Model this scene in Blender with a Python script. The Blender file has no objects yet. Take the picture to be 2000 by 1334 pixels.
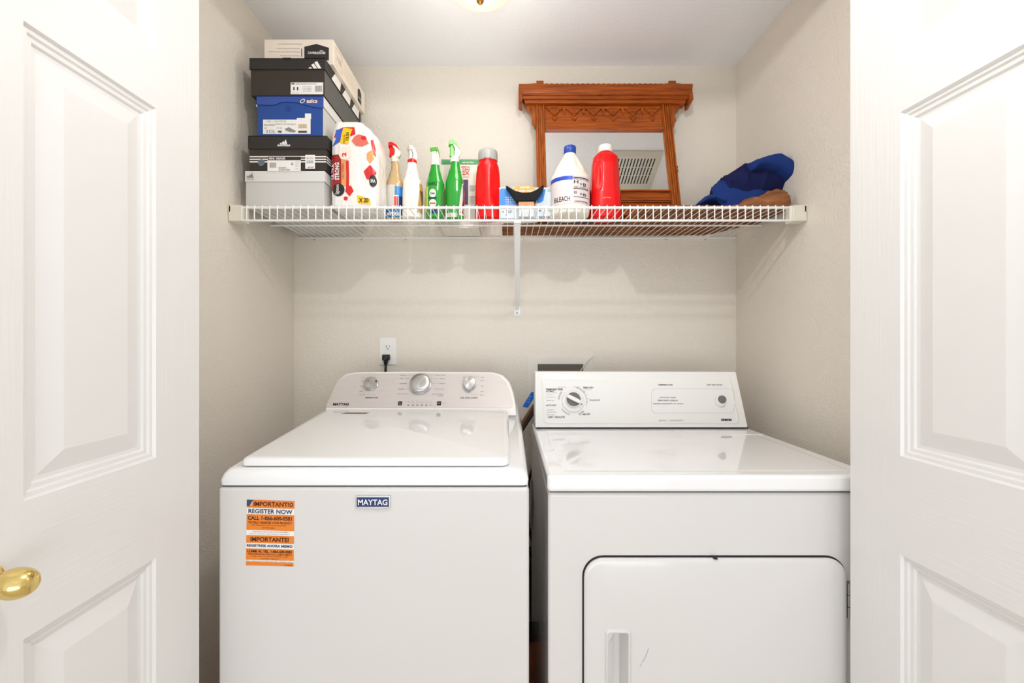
import bpy, bmesh, math, random
from mathutils import Vector, Matrix, noise
C = bpy.context.scene.collection
PI = math.pi
R = math.radians
random.seed(7)

# ------------------------------------------------------------------ camera
F, CX, CY, H = 850.0, 990.0, 667.0, 1.22        # focal length in pixels, vanishing point, eye height
cam_d = bpy.data.cameras.new('camera'); cam = bpy.data.objects.new('camera', cam_d); C.objects.link(cam)
cam.location = (0, 0, H); cam.rotation_euler = (R(90), 0, 0)
cam_d.sensor_width = 36; cam_d.lens = F / 2000 * 36; cam_d.shift_x = 0.005; cam_d.clip_start = .05
bpy.context.scene.camera = cam
vs = bpy.context.scene.view_settings
vs.view_transform = 'Standard'; vs.look = 'None'; vs.gamma = 1; vs.use_curve_mapping = False
vs.exposure = 0.09
bpy.context.scene.cycles.max_bounces = 10
bpy.context.scene.cycles.diffuse_bounces = 6

# ------------------------------------------------------------------ world and lights
W = bpy.data.worlds.new('world'); bpy.context.scene.world = W; W.use_nodes = True
W.node_tree.nodes['Background'].inputs[0].default_value = (.94, .985, 1.03, 1)
W.node_tree.nodes['Background'].inputs[1].default_value = .97

def light(name, kind, loc, power, col=(1, 1, 1), size=.05, rot=None, size_y=None):
    l = bpy.data.lights.new(name, kind); o = bpy.data.objects.new(name, l); C.objects.link(o)
    o.location = loc; l.energy = power; l.color = col
    if kind == 'POINT': l.shadow_soft_size = size
    if kind == 'AREA':
        l.size = size
        if size_y: l.shape = 'RECTANGLE'; l.size_y = size_y
    if rot: o.rotation_euler = rot
    return o
light('hall_lamp_light', 'POINT', (.18, .41, 2.27), 15, (1, .985, .96), .028)
light('closet_lamp_light', 'POINT', (-.083, 1.30, 2.08), 2.6, (1, .965, .91), .10)
# unseen fill light, added to lift the ceiling and walls
light('hall_fill_light', 'AREA', (0, -1.85, .6), 24, (.97, .99, 1), 2.4, (R(124), 0, 0), 1.2)

# ------------------------------------------------------------------ materials
def lin(c):
    c = c / 255.0
    return c / 12.92 if c <= .04045 else ((c + .055) / 1.055) ** 2.4
MATS = {}
def mat(name, rgb=(200, 200, 200), rough=.5, metal=0, coat=0, emit=0, ior=None, bump=None, trans=0, aniso=None, spec=None, var=None, sss=0):
    if name in MATS: return MATS[name]
    m = bpy.data.materials.new(name); m.use_nodes = True; MATS[name] = m
    nt = m.node_tree; b = nt.nodes['Principled BSDF']; N = nt.nodes.new; L = nt.links.new
    col = tuple(lin(c) for c in rgb) + (1,)
    b.inputs['Base Color'].default_value = col
    b.inputs['Roughness'].default_value = rough; b.inputs['Metallic'].default_value = metal
    b.inputs['Coat Weight'].default_value = coat; b.inputs['Coat Roughness'].default_value = .05
    if ior: b.inputs['IOR'].default_value = ior
    if spec is not None: b.inputs['Specular IOR Level'].default_value = spec
    if trans: b.inputs['Transmission Weight'].default_value = trans
    if sss:
        b.inputs['Subsurface Weight'].default_value = sss; b.inputs['Subsurface Radius'].default_value = (.01, .01, .01)
    if emit: b.inputs['Emission Color'].default_value = col; b.inputs['Emission Strength'].default_value = emit
    if aniso:
        b.inputs['Anisotropic'].default_value = aniso
        t = N('ShaderNodeTangent'); t.direction_type = 'RADIAL'; t.axis = 'Z'; L(t.outputs[0], b.inputs['Tangent'])
    tc = None
    if bump or var:
        tc = N('ShaderNodeTexCoord')
    if bump:
        sc, stretch, strength, dist = bump
        mp = N('ShaderNodeMapping'); mp.inputs['Scale'].default_value = stretch
        L(tc.outputs['Object'], mp.inputs[0])
        n = N('ShaderNodeTexNoise'); n.inputs['Scale'].default_value = sc; n.inputs['Detail'].default_value = 3
        L(mp.outputs[0], n.inputs[0])
        bp = N('ShaderNodeBump'); bp.inputs['Strength'].default_value = strength; bp.inputs['Distance'].default_value = dist
        L(n.outputs[0], bp.inputs['Height']); L(bp.outputs[0], b.inputs['Normal'])
    if var:
        sc, stretch, rgb2, lo, hi = var
        mp = N('ShaderNodeMapping'); mp.inputs['Scale'].default_value = stretch
        L(tc.outputs['Object'], mp.inputs[0])
        n = N('ShaderNodeTexNoise'); n.inputs['Scale'].default_value = sc; n.inputs['Detail'].default_value = 5; n.inputs['Roughness'].default_value = .6
        L(mp.outputs[0], n.inputs[0])
        r = N('ShaderNodeValToRGB'); r.color_ramp.elements[0].position = lo; r.color_ramp.elements[1].position = hi
        r.color_ramp.elements[0].color = col; r.color_ramp.elements[1].color = tuple(lin(c) for c in rgb2) + (1,)
        L(n.outputs[0], r.inputs[0]); L(r.outputs[0], b.inputs['Base Color'])
    return m

m_wall = mat('wall_paint', (230, 223, 212), .62, bump=(150, (1, 1, 1), .5, .005), spec=.3)
m_ceil = mat('ceiling_paint', (245, 247, 250), .8, bump=(110, (1, 1, 1), .3, .004), spec=.2)
m_floor = mat('wood_floor', (214, 116, 58), .3, var=(6, (6, 1, 1), (110, 56, 30), .35, .75))
m_enamel_dim = mat('white_enamel_dimmed', (219, 216, 214), .16, coat=.5, spec=.5)  # base lowered where fronts catch too much light; tops stay whiter
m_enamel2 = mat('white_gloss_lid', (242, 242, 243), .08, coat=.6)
m_plastic = mat('white_plastic', (238, 237, 235), .3)
m_shelf = mat('white_vinyl_wire', (240, 240, 238), .35)
m_cream = mat('cream_plastic', (232, 228, 214), .4)
m_doorv = mat('door_paint_upright_grain', (233, 232, 231), .38, bump=(14, (12, 12, .45), .22, .0022))
m_doorh = mat('door_paint_level_grain', (233, 232, 231), .38, bump=(14, (12, .45, 12), .22, .0022))
m_doorp = mat('door_paint_panel', (233, 232, 231), .36, bump=(7, (6, 6, .5), .12, .003))
m_black = mat('black_plastic', (18, 18, 18), .4)
m_dark = mat('dark_gap', (30, 28, 27), .8)
m_brass = mat('polished_brass', (232, 205, 130), .14, metal=1)
m_chrome = mat('brushed_knob_metal', (205, 205, 205), .22, metal=1, aniso=.85)
m_steel = mat('steel', (170, 168, 165), .35, metal=1)
m_silver = mat('silver_panel', (214, 206, 203), .38, metal=.2, bump=(40, (1, .5, 30), .08, .001), var=(30, (.4, .5, 30), (206, 199, 195), .3, .7))
m_ink = mat('black_ink', (28, 26, 26), .6)
m_greyink = mat('grey_ink', (140, 138, 136), .6)
m_wood = mat('cherry_wood', (172, 84, 18), .33, coat=.12, spec=.3, var=(9, (1, 6, 14), (112, 46, 8), .35, .72))
m_woodv = mat('cherry_wood_upright', (178, 92, 24), .33, coat=.12, spec=.3, var=(9, (14, 6, 1), (112, 48, 10), .35, .72))
m_mirror = mat('mirror_glass', (240, 242, 242), .0, metal=1)
m_white = mat('white_paper', (240, 238, 234), .6)
m_navy = mat('navy_enamel', (18, 40, 100), .3)
m_orange = mat('orange_print', (232, 128, 30), .5)

# ------------------------------------------------------------------ mesh helpers
def V(*a): return Vector(a)
class Frame:
    """A plane with its own axes u, v and outward normal n."""
    def __init__(s, o, u, v):
        s.o = Vector(o); s.u = Vector(u).normalized(); s.v = Vector(v).normalized(); s.n = s.u.cross(s.v).normalized()
    def pt(s, u, v, n=0): return s.o + s.u * u + s.v * v + s.n * n
    def at(s, x, y):
        d = Vector(((x - CX) / F, 1, (CY - y) / F)); e = Vector((0, 0, H))
        p = e + d * ((s.o - e).dot(s.n) / d.dot(s.n)) - s.o
        return (p.dot(s.u), p.dot(s.v))
    def pts(s, l): return [s.at(*q) for q in l]
def front(y, x0=0, z0=0): return Frame((x0, y, z0), (1, 0, 0), (0, 0, 1))

_glyph = {}
def glyphs(txt, bold=0.0):
    k = (txt, bold)
    if k in _glyph: return _glyph[k]
    c = bpy.data.curves.new('t', 'FONT'); c.body = txt; c.size = 1; c.offset = bold; c.resolution_u = 3
    o = bpy.data.objects.new('t', c); C.objects.link(o)
    dg = bpy.context.evaluated_depsgraph_get(); me = bpy.data.meshes.new_from_object(o.evaluated_get(dg))
    bm = bmesh.new(); bm.from_mesh(me); bmesh.ops.triangulate(bm, faces=bm.faces)
    vs_ = [(v.co.x, v.co.y) for v in bm.verts]; bm.verts.ensure_lookup_table()
    fs = [[v.index for v in f.verts] for f in bm.faces]; bm.free()
    bpy.data.objects.remove(o); bpy.data.curves.remove(c); bpy.data.meshes.remove(me)
    x0 = min(v[0] for v in vs_); x1 = max(v[0] for v in vs_); y0 = min(v[1] for v in vs_); y1 = max(v[1] for v in vs_)
    vs_ = [((x - x0) / (x1 - x0), (y - y0) / (y1 - y0)) for x, y in vs_]
    _glyph[k] = (vs_, fs, (x1 - x0) / (y1 - y0)); return _glyph[k]

class MB:
    def __init__(s): s.v = []; s.f = []; s.m = []; s.mats = []
    def mi(s, m):
        if m not in s.mats: s.mats.append(m)
        return s.mats.index(m)
    def add(s, vs_, fs, m):
        k = len(s.v); i = s.mi(m); s.v += [Vector(p) for p in vs_]
        for f in fs: s.f.append([k + j for j in f]); s.m.append(i)
    def box(s, x0, x1, y0, y1, z0, z1, m):
        p = [(x, y, z) for x in (x0, x1) for y in (y0, y1) for z in (z0, z1)]
        s.add(p, [(0, 1, 3, 2), (4, 6, 7, 5), (0, 4, 5, 1), (2, 3, 7, 6), (0, 2, 6, 4), (1, 5, 7, 3)], m)
    def fbox(s, fr, u0, u1, v0, v1, n0, n1, m):
        s.prism(fr, [(u0, v0), (u1, v0), (u1, v1), (u0, v1)], n0, n1, m)
    def prism(s, fr, poly, n0, n1, m, back=None):
        k = len(poly); a = [fr.pt(u, v, n1) for u, v in poly]
        b = [q + Vector(back) for q in a] if back else [fr.pt(u, v, n0) for u, v in poly]
        area = sum(poly[i][0] * poly[(i + 1) % k][1] - poly[(i + 1) % k][0] * poly[i][1] for i in range(k))
        fs = [list(range(k)), list(range(2 * k - 1, k - 1, -1))] + [[i, k + i, k + (i + 1) % k, (i + 1) % k] for i in range(k)]
        if area < 0: fs = [f[::-1] for f in fs]
        s.add(a + b, fs, m)
    def flat(s, fr, poly, n, m):
        k = len(poly); area = sum(poly[i][0] * poly[(i + 1) % k][1] - poly[(i + 1) % k][0] * poly[i][1] for i in range(k))
        s.add([fr.pt(u, v, n) for u, v in poly], [list(range(k)) if area > 0 else list(range(k))[::-1]], m)
    def rect(s, fr, a, b, n, m):       # two pixel corners measured on the plane
        (u0, v0), (u1, v1) = a, b
        s.flat(fr, [(u0, v0), (u1, v0), (u1, v1), (u0, v1)], n, m)
    def text(s, fn, txt, u0, v0, u1, v1, m, bold=0.0, rot=0, keep=False):
        vs_, fs, asp = glyphs(txt, bold)
        if keep:
            if rot: w = (v1 - v0); h = min(abs(u1 - u0), w / asp)
            else:
                h = v1 - v0; w = min(u1 - u0, h * asp); u1 = u0 + w
        out = []
        for x, y in vs_:
            if rot == 90: x, y = 1 - y, x
            elif rot == -90: x, y = y, 1 - x
            elif rot == 180: x, y = 1 - x, 1 - y
            out.append(fn(u0 + (u1 - u0) * x, v0 + (v1 - v0) * y))
        s.add(out, fs, m)
    def ring(s, pts_list, m, cap=True, closed=True):
        k = len(pts_list[0]); vs_ = [p for r in pts_list for p in r]; fs = []
        for i in range(len(pts_list) - 1):
            for j in range(k if closed else k - 1):
                a = i * k + j; b = i * k + (j + 1) % k; fs.append((a, b, b + k, a + k))
        if cap: fs.append(list(range(k))[::-1]); fs.append([(len(pts_list) - 1) * k + j for j in range(k)])
        s.add(vs_, fs, m)
    def lathe(s, c, axis, prof, m, seg=32, cap=True):
        ax = Vector(axis).normalized(); a = ax.orthogonal().normalized(); b = ax.cross(a); c = Vector(c)
        s.ring([[c + ax * h + (a * math.cos(2 * PI * j / seg) + b * math.sin(2 * PI * j / seg)) * max(r, 1e-5) for j in range(seg)] for r, h in prof], m, cap)
    def tube(s, path, r, m, seg=8):
        path = [Vector(p) for p in path]; rings = []; a = None
        for i, p in enumerate(path):
            t = (path[min(i + 1, len(path) - 1)] - path[max(i - 1, 0)]).normalized()
            if a is None: a = t.orthogonal().normalized()
            a = (a - t * a.dot(t)).normalized(); b = t.cross(a)
            rings.append([p + (a * math.cos(2 * PI * j / seg) + b * math.sin(2 * PI * j / seg)) * r for j in range(seg)])
        s.ring(rings, m)
    def build(s, name, parent=None, smooth=None, bevel=None, seg=3, local=False, fix=True):
        off = Vector((0, 0, 0))
        if parent is not None and not local:
            p = parent
            while p: off += p.location; p = p.parent
        me = bpy.data.meshes.new(name); me.from_pydata([tuple(v - off) for v in s.v], [], s.f)
        for m in s.mats: me.materials.append(m)
        me.polygons.foreach_set('material_index', s.m)
        if fix:
            bm = bmesh.new(); bm.from_mesh(me); bmesh.ops.recalc_face_normals(bm, faces=bm.faces); bm.to_mesh(me); bm.free()
        if smooth is not None:
            me.polygons.foreach_set('use_smooth', [True] * len(me.polygons)); me.set_sharp_from_angle(angle=R(smooth))
        o = bpy.data.objects.new(name, me); C.objects.link(o); o.parent = parent
        if bevel:
            b = o.modifiers.new('b', 'BEVEL'); b.width = bevel; b.segments = seg; b.limit_method = 'ANGLE'; b.angle_limit = R(40)
            if smooth is None: me.polygons.foreach_set('use_smooth', [True] * len(me.polygons)); b.harden_normals = True
        return o

def thing(name, label, cat, loc=(0, 0, 0), rz=0, group=None):
    o = bpy.data.objects.new(name, None); C.objects.link(o); o.empty_display_size = .05
    o.location = loc; o.rotation_euler = (0, 0, rz); o['label'] = label; o['category'] = cat
    if group: o['group'] = group
    return o
def tag(o, label, cat, group=None, kind=None):
    o['label'] = label; o['category'] = cat
    if group: o['group'] = group
    if kind: o['kind'] = kind
    return o
def struct(o): o['kind'] = 'structure'; return o
def rr(x0, x1, y0, y1, r, n=5):
    out = []
    for cx, cy, a0 in ((x1 - r, y1 - r, 0), (x0 + r, y1 - r, 90), (x0 + r, y0 + r, 180), (x1 - r, y0 + r, 270)):
        for i in range(n + 1):
            a = R(a0 + 90 * i / n); out.append((cx + r * math.cos(a), cy + r * math.sin(a)))
    return out
def disc(fr, u, v, r, n=24): return [(u + r * math.cos(2 * PI * i / n), v + r * math.sin(2 * PI * i / n)) for i in range(n)]

# ------------------------------------------------------------------ room shell
XL, XR, YB, CE = -.885, .953, 1.809, 2.365
def shell(name, x0, x1, y0, y1, z0, z1, m):
    b = MB(); b.box(x0, x1, y0, y1, z0, z1, m); return struct(b.build(name))
b = MB(); b.box(-2.2, 2.3, -2.0, 1.9, -.1, 0, mat('pale_hall_floor', (205, 196, 182), .6)); fl = struct(b.build('floor'))
shell('ceiling', -2.2, 2.3, -2.0, 1.9, CE, CE + .1, m_ceil)
shell('wall_back', XL - .1, XR + .1, YB, YB + .1, 0, CE, m_wall)
shell('wall_left', XL - .1, XL, 1.06, YB, 0, CE, m_wall)
shell('wall_right', XR, XR + .1, 1.06, YB, 0, CE, m_wall)
OL, OR_, OT = -.800, .885, 2.25
b = MB(); b.box(-2.2, OL, .96, 1.06, 0, CE, m_wall); b.box(OR_, 2.3, .96, 1.06, 0, CE, m_wall); b.box(OL, OR_, .96, 1.06, OT, CE, m_wall)
struct(b.build('wall_front'))
shell('wall_hall_left', -2.3, -2.2, -2.0, 1.06, 0, CE, m_wall)
shell('wall_hall_right', 2.3, 2.4, -2.0, 1.06, 0, CE, m_wall)
b = MB()   # dark floor planks with seams
for i in range(15):
    x0 = XL + .002 + i * .1222
    b.box(x0, x0 + .1205, .97, 1.806, .0, .004, m_floor)
struct(b.build('floor_boards'))

# ------------------------------------------------------------------ doors
def leaf(b, fr, w, sv, panels, t=.035):
    """moulded panel door leaf: stiles, rails and raised panels. sv = stile width; panels = (z0, z1)"""
    ht = 2.22
    b.fbox(fr, 0, sv, .02, ht, -t, 0, m_doorv); b.fbox(fr, w - sv, w, .02, ht, -t, 0, m_doorv)
    zs = [.02] + [z for p in panels for z in p] + [ht]
    for i in range(0, len(zs), 2): b.fbox(fr, sv, w - sv, zs[i], zs[i + 1], -t, 0, m_doorh)
    prof = [(0, 0), (.003, -.005), (.009, -.0055), (.012, -.0085), (.018, -.009), (.021, -.0125), (.027, -.013), (.056, -.004), (.058, -.0035)]
    for z0, z1 in panels:
        rings = [[fr.pt(u, v, d) for u, v in ((sv + i, z0 + i), (w - sv - i, z0 + i), (w - sv - i, z1 - i), (sv + i, z1 - i))] for i, d in prof]
        b.ring(rings, m_doorp, cap=False); b.add(rings[-1], [(0, 1, 2, 3)], m_doorp)
        b.fbox(fr, sv, w - sv, z0, z1, -t, -.018, m_doorp)
KD = .93
PAN = [(H + (z0 - H) * KD, H + (z1 - H) * KD) for z0, z1 in ((.24, .780), (.9835, 1.694), (1.8085, 2.11))]
def door(name, p0, ang, side, label):
    # p0: far edge on the visible face; side -1 left door (faces +X), +1 right door (faces -X)
    root = bpy.data.objects.new(name, None); C.objects.link(root); root.location = (p0[0], p0[1], 0); struct(root)
    du = Vector((math.sin(ang), -math.cos(ang), 0))
    for k in (0, 1):
        nrm = Vector((du.y, -du.x, 0)) if side > 0 else Vector((-du.y, du.x, 0))
        o = Vector((p0[0], p0[1], 0)) - nrm * (.038 * k)
        if side < 0:  fr = Frame(o + du * .456, -du, (0, 0, 1))
        else: fr = Frame(o, du, (0, 0, 1))
        if fr.n.dot(nrm) < 0: print('NORMAL', name)
        b = MB(); leaf(b, fr, .456, .115, PAN); b.build('door_leaf', root)
    return root
dl = door('door_1', (-.7135 * KD, 1.009 * KD), 0, -1, '')
dr = door('door_2', (.8078 * KD, 1.0235 * KD), .0447, 1, '')
b = MB()
KN = (-.7135 * KD, .592 * KD, H + (.891 - H) * KD)
b.lathe(KN, (1, 0, 0), [(.022, 0), (.022, .003), (.012, .006), (.008, .012), (.008, .024)], m_brass)
b.lathe(KN, (1, 0, 0), [(.008, .020)] + [(.0190 * math.sin(a) ** .8, .043 - .023 * math.cos(a)) for a in [PI * (i + 1.5) / 18 for i in range(16)]] + [(.0001, .0662)], m_brass)
kn = b.build('door_handle', dl, smooth=60)

# ------------------------------------------------------------------ ceiling lamp, vent
t = thing('ceiling_lamp', 'domed frosted glass flush lamp glowing on closet ceiling', 'lamp', (-.083, 1.352, CE))
m_glow = mat('lit_frosted_glass', (252, 228, 178), .3, emit=.7)
b = MB(); b.lathe((-.083, 1.352, CE), (0, 0, -1), [(.126, 0), (.126, .012), (.118, .02), (.118, .0)], m_brass, 48); b.build('canopy_ring', t, 40)
b = MB(); b.lathe((-.083, 1.352, CE), (0, 0, -1), [(.115 * math.cos(a), .018 + .064 * math.sin(a) ** 1.25) for a in [R(90 * i / 12) for i in range(13)]], m_glow, 48); b.build('lamp_shade', t, 60)
b = MB(); b.lathe((-.083, 1.352, CE - .081), (0, 0, -1), [(.003, -.002), (.009, 0), (.012, .004), (.011, .009), (.005, .016), (.0005, .019)], mat('aged_brass', (150, 105, 50), .35, metal=.6), 20); b.build('finial', t, 60)
b = MB(); b.lathe((.18, .41, CE), (0, 0, -1), [(.06, 0), (.06, .01), (.05, .012), (.045, 0)], m_plastic, 32)
t = thing('ceiling_downlight', 'small round white downlight on the hall ceiling', 'lamp', (.18, .41, CE)); b.build('trim_ring', t, 40)
b = MB(); b.lathe((.18, .41, CE), (0, 0, -1), [(.028, 0), (.028, .012), (.016, .02)], mat('bulb', (255, 250, 240), .4, emit=6), 24); b.build('bulb', t, 50)

m_ventp = mat('vent_cream', (222, 219, 208), .5)
t = thing('exhaust_vent', 'cream slotted exhaust fan cover seen reflected in the mirror', 'vent', (.62, 1.2, CE))
b = MB(); x0, x1, y0, y1 = .46, .785, .98, 1.40
r0 = [V(x, y, CE) for x, y in rr(x0, x1, y0, y1, .006, 2)]; r1 = [V(x, y, CE - .004) for x, y in rr(x0, x1, y0, y1, .006, 2)]
r2 = [V(x, y, CE - .016) for x, y in rr(x0 + .03, x1 - .03, y0 + .03, y1 - .025, .006, 2)]
b.ring([r0, r1, r2], m_ventp); b.build('vent_cover', t, 30)
b = MB()
for i in range(16):
    x = .497 + i * .0165
    for ya, yb_ in ((1.315, 1.366), (1.262, 1.311), (1.205, 1.258), (1.09, 1.142)):
        b.box(x, x + .0055, ya, yb_, CE - .0168, CE - .0145, m_dark)
b.build('vent_slots', t)

# ------------------------------------------------------------------ wire shelf
DK = 1.654; YF = 1.391
sh = thing('wire_shelf', 'white vinyl coated wire shelf spanning the closet above the machines', 'shelf', (0, 1.6, DK - .003))
ZW = DK - .0022
b = MB()
n = 72; xs = [-.829 + i * (1.7355 / (n - 1)) for i in range(n)]
for i, x in enumerate(xs):
    b.tube([(x, YF, ZW), (x, 1.60, ZW), (x, 1.798, ZW)], .0015, m_shelf, 6)
b.build('deck_wire', sh, 50, fix=False)['kind'] = 'stuff'
b = MB()
for i, x in enumerate(xs):
    b.tube([(x, YF + .004, ZW + .001), (x, YF - .0025, ZW + .0015), (x, YF - .0042, ZW - .003), (x, YF - .0042, DK - .045)], .0018, m_shelf, 6)
b.build('lip_wire', sh, 50, fix=False)['kind'] = 'stuff'
b = MB(); zt = DK - .0065; zb = DK - .0475
b.tube([(-.845, YF, zt), (.912, YF, zt)], .0042, m_shelf, 10)
b.tube([(-.845, YF, zb), (.912, YF, zb)], .0038, m_shelf, 10)
b.tube([(.905, YF, zt), (.905, YF, zb)], .003, m_shelf, 8)
b.build('front_rail', sh, 50)
b = MB(); b.tube([(-.868, 1.60, DK - .0075), (.938, 1.60, DK - .0075)], .0033, m_shelf, 10); b.build('middle_rail', sh, 50)
b = MB(); b.tube([(-.868, 1.797, DK - .006), (.945, 1.797, DK - .006)], .0033, m_shelf, 10); b.build('back_rail', sh, 50)
for sx, X in ((-1, XL), (1, XR)):
    b = MB(); w = .044
    xa, xb = (X + .001, X + .001 + w) if sx < 0 else (X - .001 - w, X - .001)
    b.box(xa, xb, YF - .012, YF + .03, DK - .052, DK - .001, m_cream)
    b.build('end_bracket', sh, bevel=.003)
    k = sh.children[-1]
    b = MB()
    fr = Frame((X - sx * .0025, YF - .014, DK), (1, 0, 0), (0, 0, 1))
    e = MB(); cx = X - sx * .004
    pts = [(0, -.022), (0, .0), (sx * .0005, .003)] 
    fr = front(YF - .012, X, DK)
    poly = [(-sx * .008, -.022), (-sx * .001, -.022), (-sx * .001, .002), (-sx * .008, .002)]
    b.prism(fr, poly, -.02, .0, m_cream)
    b.lathe((X - sx * .001, YF + .02, DK - .006), (-sx, 0, 0), [(.012, 0), (.012, .003)], m_cream, 20)
    b.lathe((X - sx * .004, YF + .02, DK - .006), (-sx, 0, 0), [(.003, 0), (.003, .0015)], m_steel, 12)
    b.build('screw_ear', k, 40)
    k = None
b = MB()    # diagonal brace to the back wall
p0 = V(.0335, YF, DK - .05); p1 = V(.0425, YB - .004, 1.352)
d = (p1 - p0).normalized(); sd = V(1, 0, 0)
up = d.cross(sd).normalized()
for w, q in ((.0085, .002),):
    ring = lambda p, ww: [p + sd * (a * ww) + up * (c * q) for a, c in ((-1, -1), (1, -1), (1, 1), (-1, 1))]
    b.ring([ring(p0, .0105), ring(p0.lerp(p1, .85), .0085), ring(p1, .007)], m_shelf)
b.box(p0.x - .011, p0.x + .011, YF - .006, YF + .006, DK - .056, DK - .046, m_shelf)
b.box(.0425 - .0135, .0425 + .0135, YB - .004, YB, 1.327, 1.366, m_shelf)
b.lathe((.0425, YB - .0045, 1.338), (0, -1, 0), [(.0045, 0), (.004, .002), (.001, .0025)], m_steel, 12)
b.build('support_brace', sh, bevel=.001)
for x in (-.795, -.60, -.42, -.14, .07, .31, .55, .66, .82):
    b = MB(); b.box(x - .005, x + .005, YB - .010, YB, DK - .013, DK - .003, m_shelf)
    b.lathe((x, YB - .01, DK - .0125), (0, -1, -.4), [(.003, 0), (.003, .002)], m_steel, 8)
    b.build('wall_clip', sh)

# ------------------------------------------------------------------ shoe boxes
def shoebox(name, label, X0, X1, Y0, Y1, Z0, Z1, lidh, m_body, m_side, m_lid, m_ls=None, grow=.003, lidpoly=None, bump_z=None):
    t = thing(name, label, 'box', ((X0 + X1) / 2, (Y0 + Y1) / 2, Z0), group='shoe boxes stacked on the shelf')
    b = MB(); g = grow
    x0, x1, y0, y1 = X0 + g, X1 - g, Y0 + g, Y1 - g
    p = [(x, y, z) for x in (x0, x1) for y in (y0, y1) for z in (Z0, Z1 - .002)]
    b.add(p, [(0, 1, 3, 2)], m_side); b.add(p, [(4, 6, 7, 5)], m_side)
    b.add(p, [(0, 4, 5, 1), (2, 3, 7, 6), (0, 2, 6, 4), (1, 5, 7, 3)], m_body)
    bo = b.build('box_body', t, fix=False)
    b = MB(); fr = front(Y0, 0, 0)
    # lid: top panel and four hanging sides with real thickness
    b.box(X0, X1, Y0, Y1, Z1 - .002, Z1, m_lid)
    if lidpoly: b.prism(fr, lidpoly, -.0015, 0, m_lid)
    else: b.box(X0, X1, Y0, Y0 + .0015, Z1 - lidh, Z1, m_lid)
    b.box(X0, X1, Y1 - .0015, Y1, Z1 - lidh, Z1, m_lid)
    b.box(X0, X0 + .0015, Y0, Y1, Z1 - lidh, Z1, m_ls or m_lid); b.box(X1 - .0015, X1, Y0 + .001, Y1, Z1 - lidh, Z1, m_ls or m_lid)
    lo = b.build('lid', t)
    return t, fr, bo, lo
def trefoil(b, fr, x, y, w, h, n, m):    # mountain of three slanted bars; x, y = bottom left in metres
    for i, (a, hh) in enumerate(((0, .42), (.30, .72), (.60, 1.0))):
        q = [(x + w * a, y), (x + w * (a + .04 * (1 - i)), y + h * hh * .55 if i == 0 else y), (0, 0)]
        x0 = x + w * a
        b.flat(fr, [(x0 - w * .02 + w * .0, y + h * hh * .42), (x0 + w * .20, y + h * hh), (x0 + w * .40 + (w * .0), y), (x0 + w * .17, y)], n, m)
m_kblack = mat('black_card', (42, 38, 36), .55); m_kblack2 = mat('black_card_warm', (52, 44, 38), .6)
m_grayside = mat('dark_grey_card', (92, 92, 88), .6)
m_lgrey = mat('light_grey_card', (206, 205, 202), .6); m_lgrey2 = mat('pale_grey_card', (222, 221, 218), .6)
m_blue = mat('blue_card', (30, 72, 148), .5); m_bluel = mat('blue_card_lid', (48, 78, 158), .5)
m_cardw = mat('ivory_card', (238, 226, 212), .6); m_tan = mat('kraft_print', (190, 160, 120), .6)

# bottom: light grey
t, fr, bo, lo = shoebox('shoe_box', 'light grey shoe box at the bottom of the stack on the wire shelf', -.846, -.587, 1.403, 1.765, DK, 1.7715, .036, m_lgrey, m_lgrey, m_lgrey2,
    lidpoly=None)
b = MB(); q = [fr.at(482, 349), fr.at(497, 335)]
trefoil(b, fr, q[0][0], q[0][1] + .002, .022, .018, .0006, m_greyink)
b.text(lambda u, v: fr.pt(u, v, .0006), 'adidas', q[0][0], q[0][1] - .004, q[0][0] + .024, q[0][1] + .0005, m_greyink)
b.build('brand_mark', lo)
# second: black with stripes
t, fr, bo, lo = shoebox('shoe_box', 'black shoe box with three white stripes and white label, second from the bottom', -.832, -.579, 1.400, 1.750, 1.7725, 1.882, .042, m_kblack2, m_kblack, m_kblack)
f2 = front(1.403)
b = MB(); u0, v0 = fr.at(545, 283); u1, v1 = fr.at(564, 272)
trefoil(b, fr, u0 + .002, v0, .025, .018, .0006, m_white)
b.text(lambda u, v: fr.pt(u, v, .0006), 'adidas', fr.at(542, 0)[0], fr.at(0, 286)[1], fr.at(567, 0)[0], fr.at(0, 281)[1], m_white, .03)
b.build('brand_mark', lo)
b = MB(); e = .0012
for yy in (306, 311, 316):
    a = f2.at(488, yy + 1.6); c = f2.at(637, yy - .8)
    b.rect(f2, (-.829, a[1]), (-.582, c[1]), e, m_white)
    sf = Frame((-.582, 1.403, 0), (0, 1, 0), (0, 0, 1)); b.rect(sf, (0, a[1]), (.344, c[1]), e, m_white)
b.rect(f2, f2.at(523, 335), f2.at(588, 313), e * 1.6, m_white)
b.rect(f2, f2.at(524, 313.4), f2.at(588, 306.5), e * 1.6, m_kblack)
b.text(lambda u, v: f2.pt(u, v, e * 2), 'MENS  SNEAKER', *f2.at(526, 312.3), *f2.at(558, 308), m_white, .02)
for i in range(9):
    x = 527.5 + i * 1.45; b.rect(f2, f2.at(x, 328), f2.at(x + .8, 318), e * 2, m_greyink)
b.text(lambda u, v: f2.pt(u, v, e * 2), 'RUNNING', *f2.at(545, 330), *f2.at(560, 327), m_ink)
b.text(lambda u, v: f2.pt(u, v, e * 2), 'LEATHER UPPER', *f2.at(545, 334), *f2.at(567, 331), m_ink)
b.text(lambda u, v: f2.pt(u, v, e * 2), 'G', *f2.at(569, 323), *f2.at(573, 318), m_ink, .03)
for yy in (317, 321, 325, 330):
    b.text(lambda u, v: f2.pt(u, v, e * 2), 'US 11', *f2.at(578, yy + 1.5), *f2.at(586, yy - 1), m_greyink)
b.rect(f2, f2.at(597, 330.5), f2.at(616, 303), e * 2.4, m_white)
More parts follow.
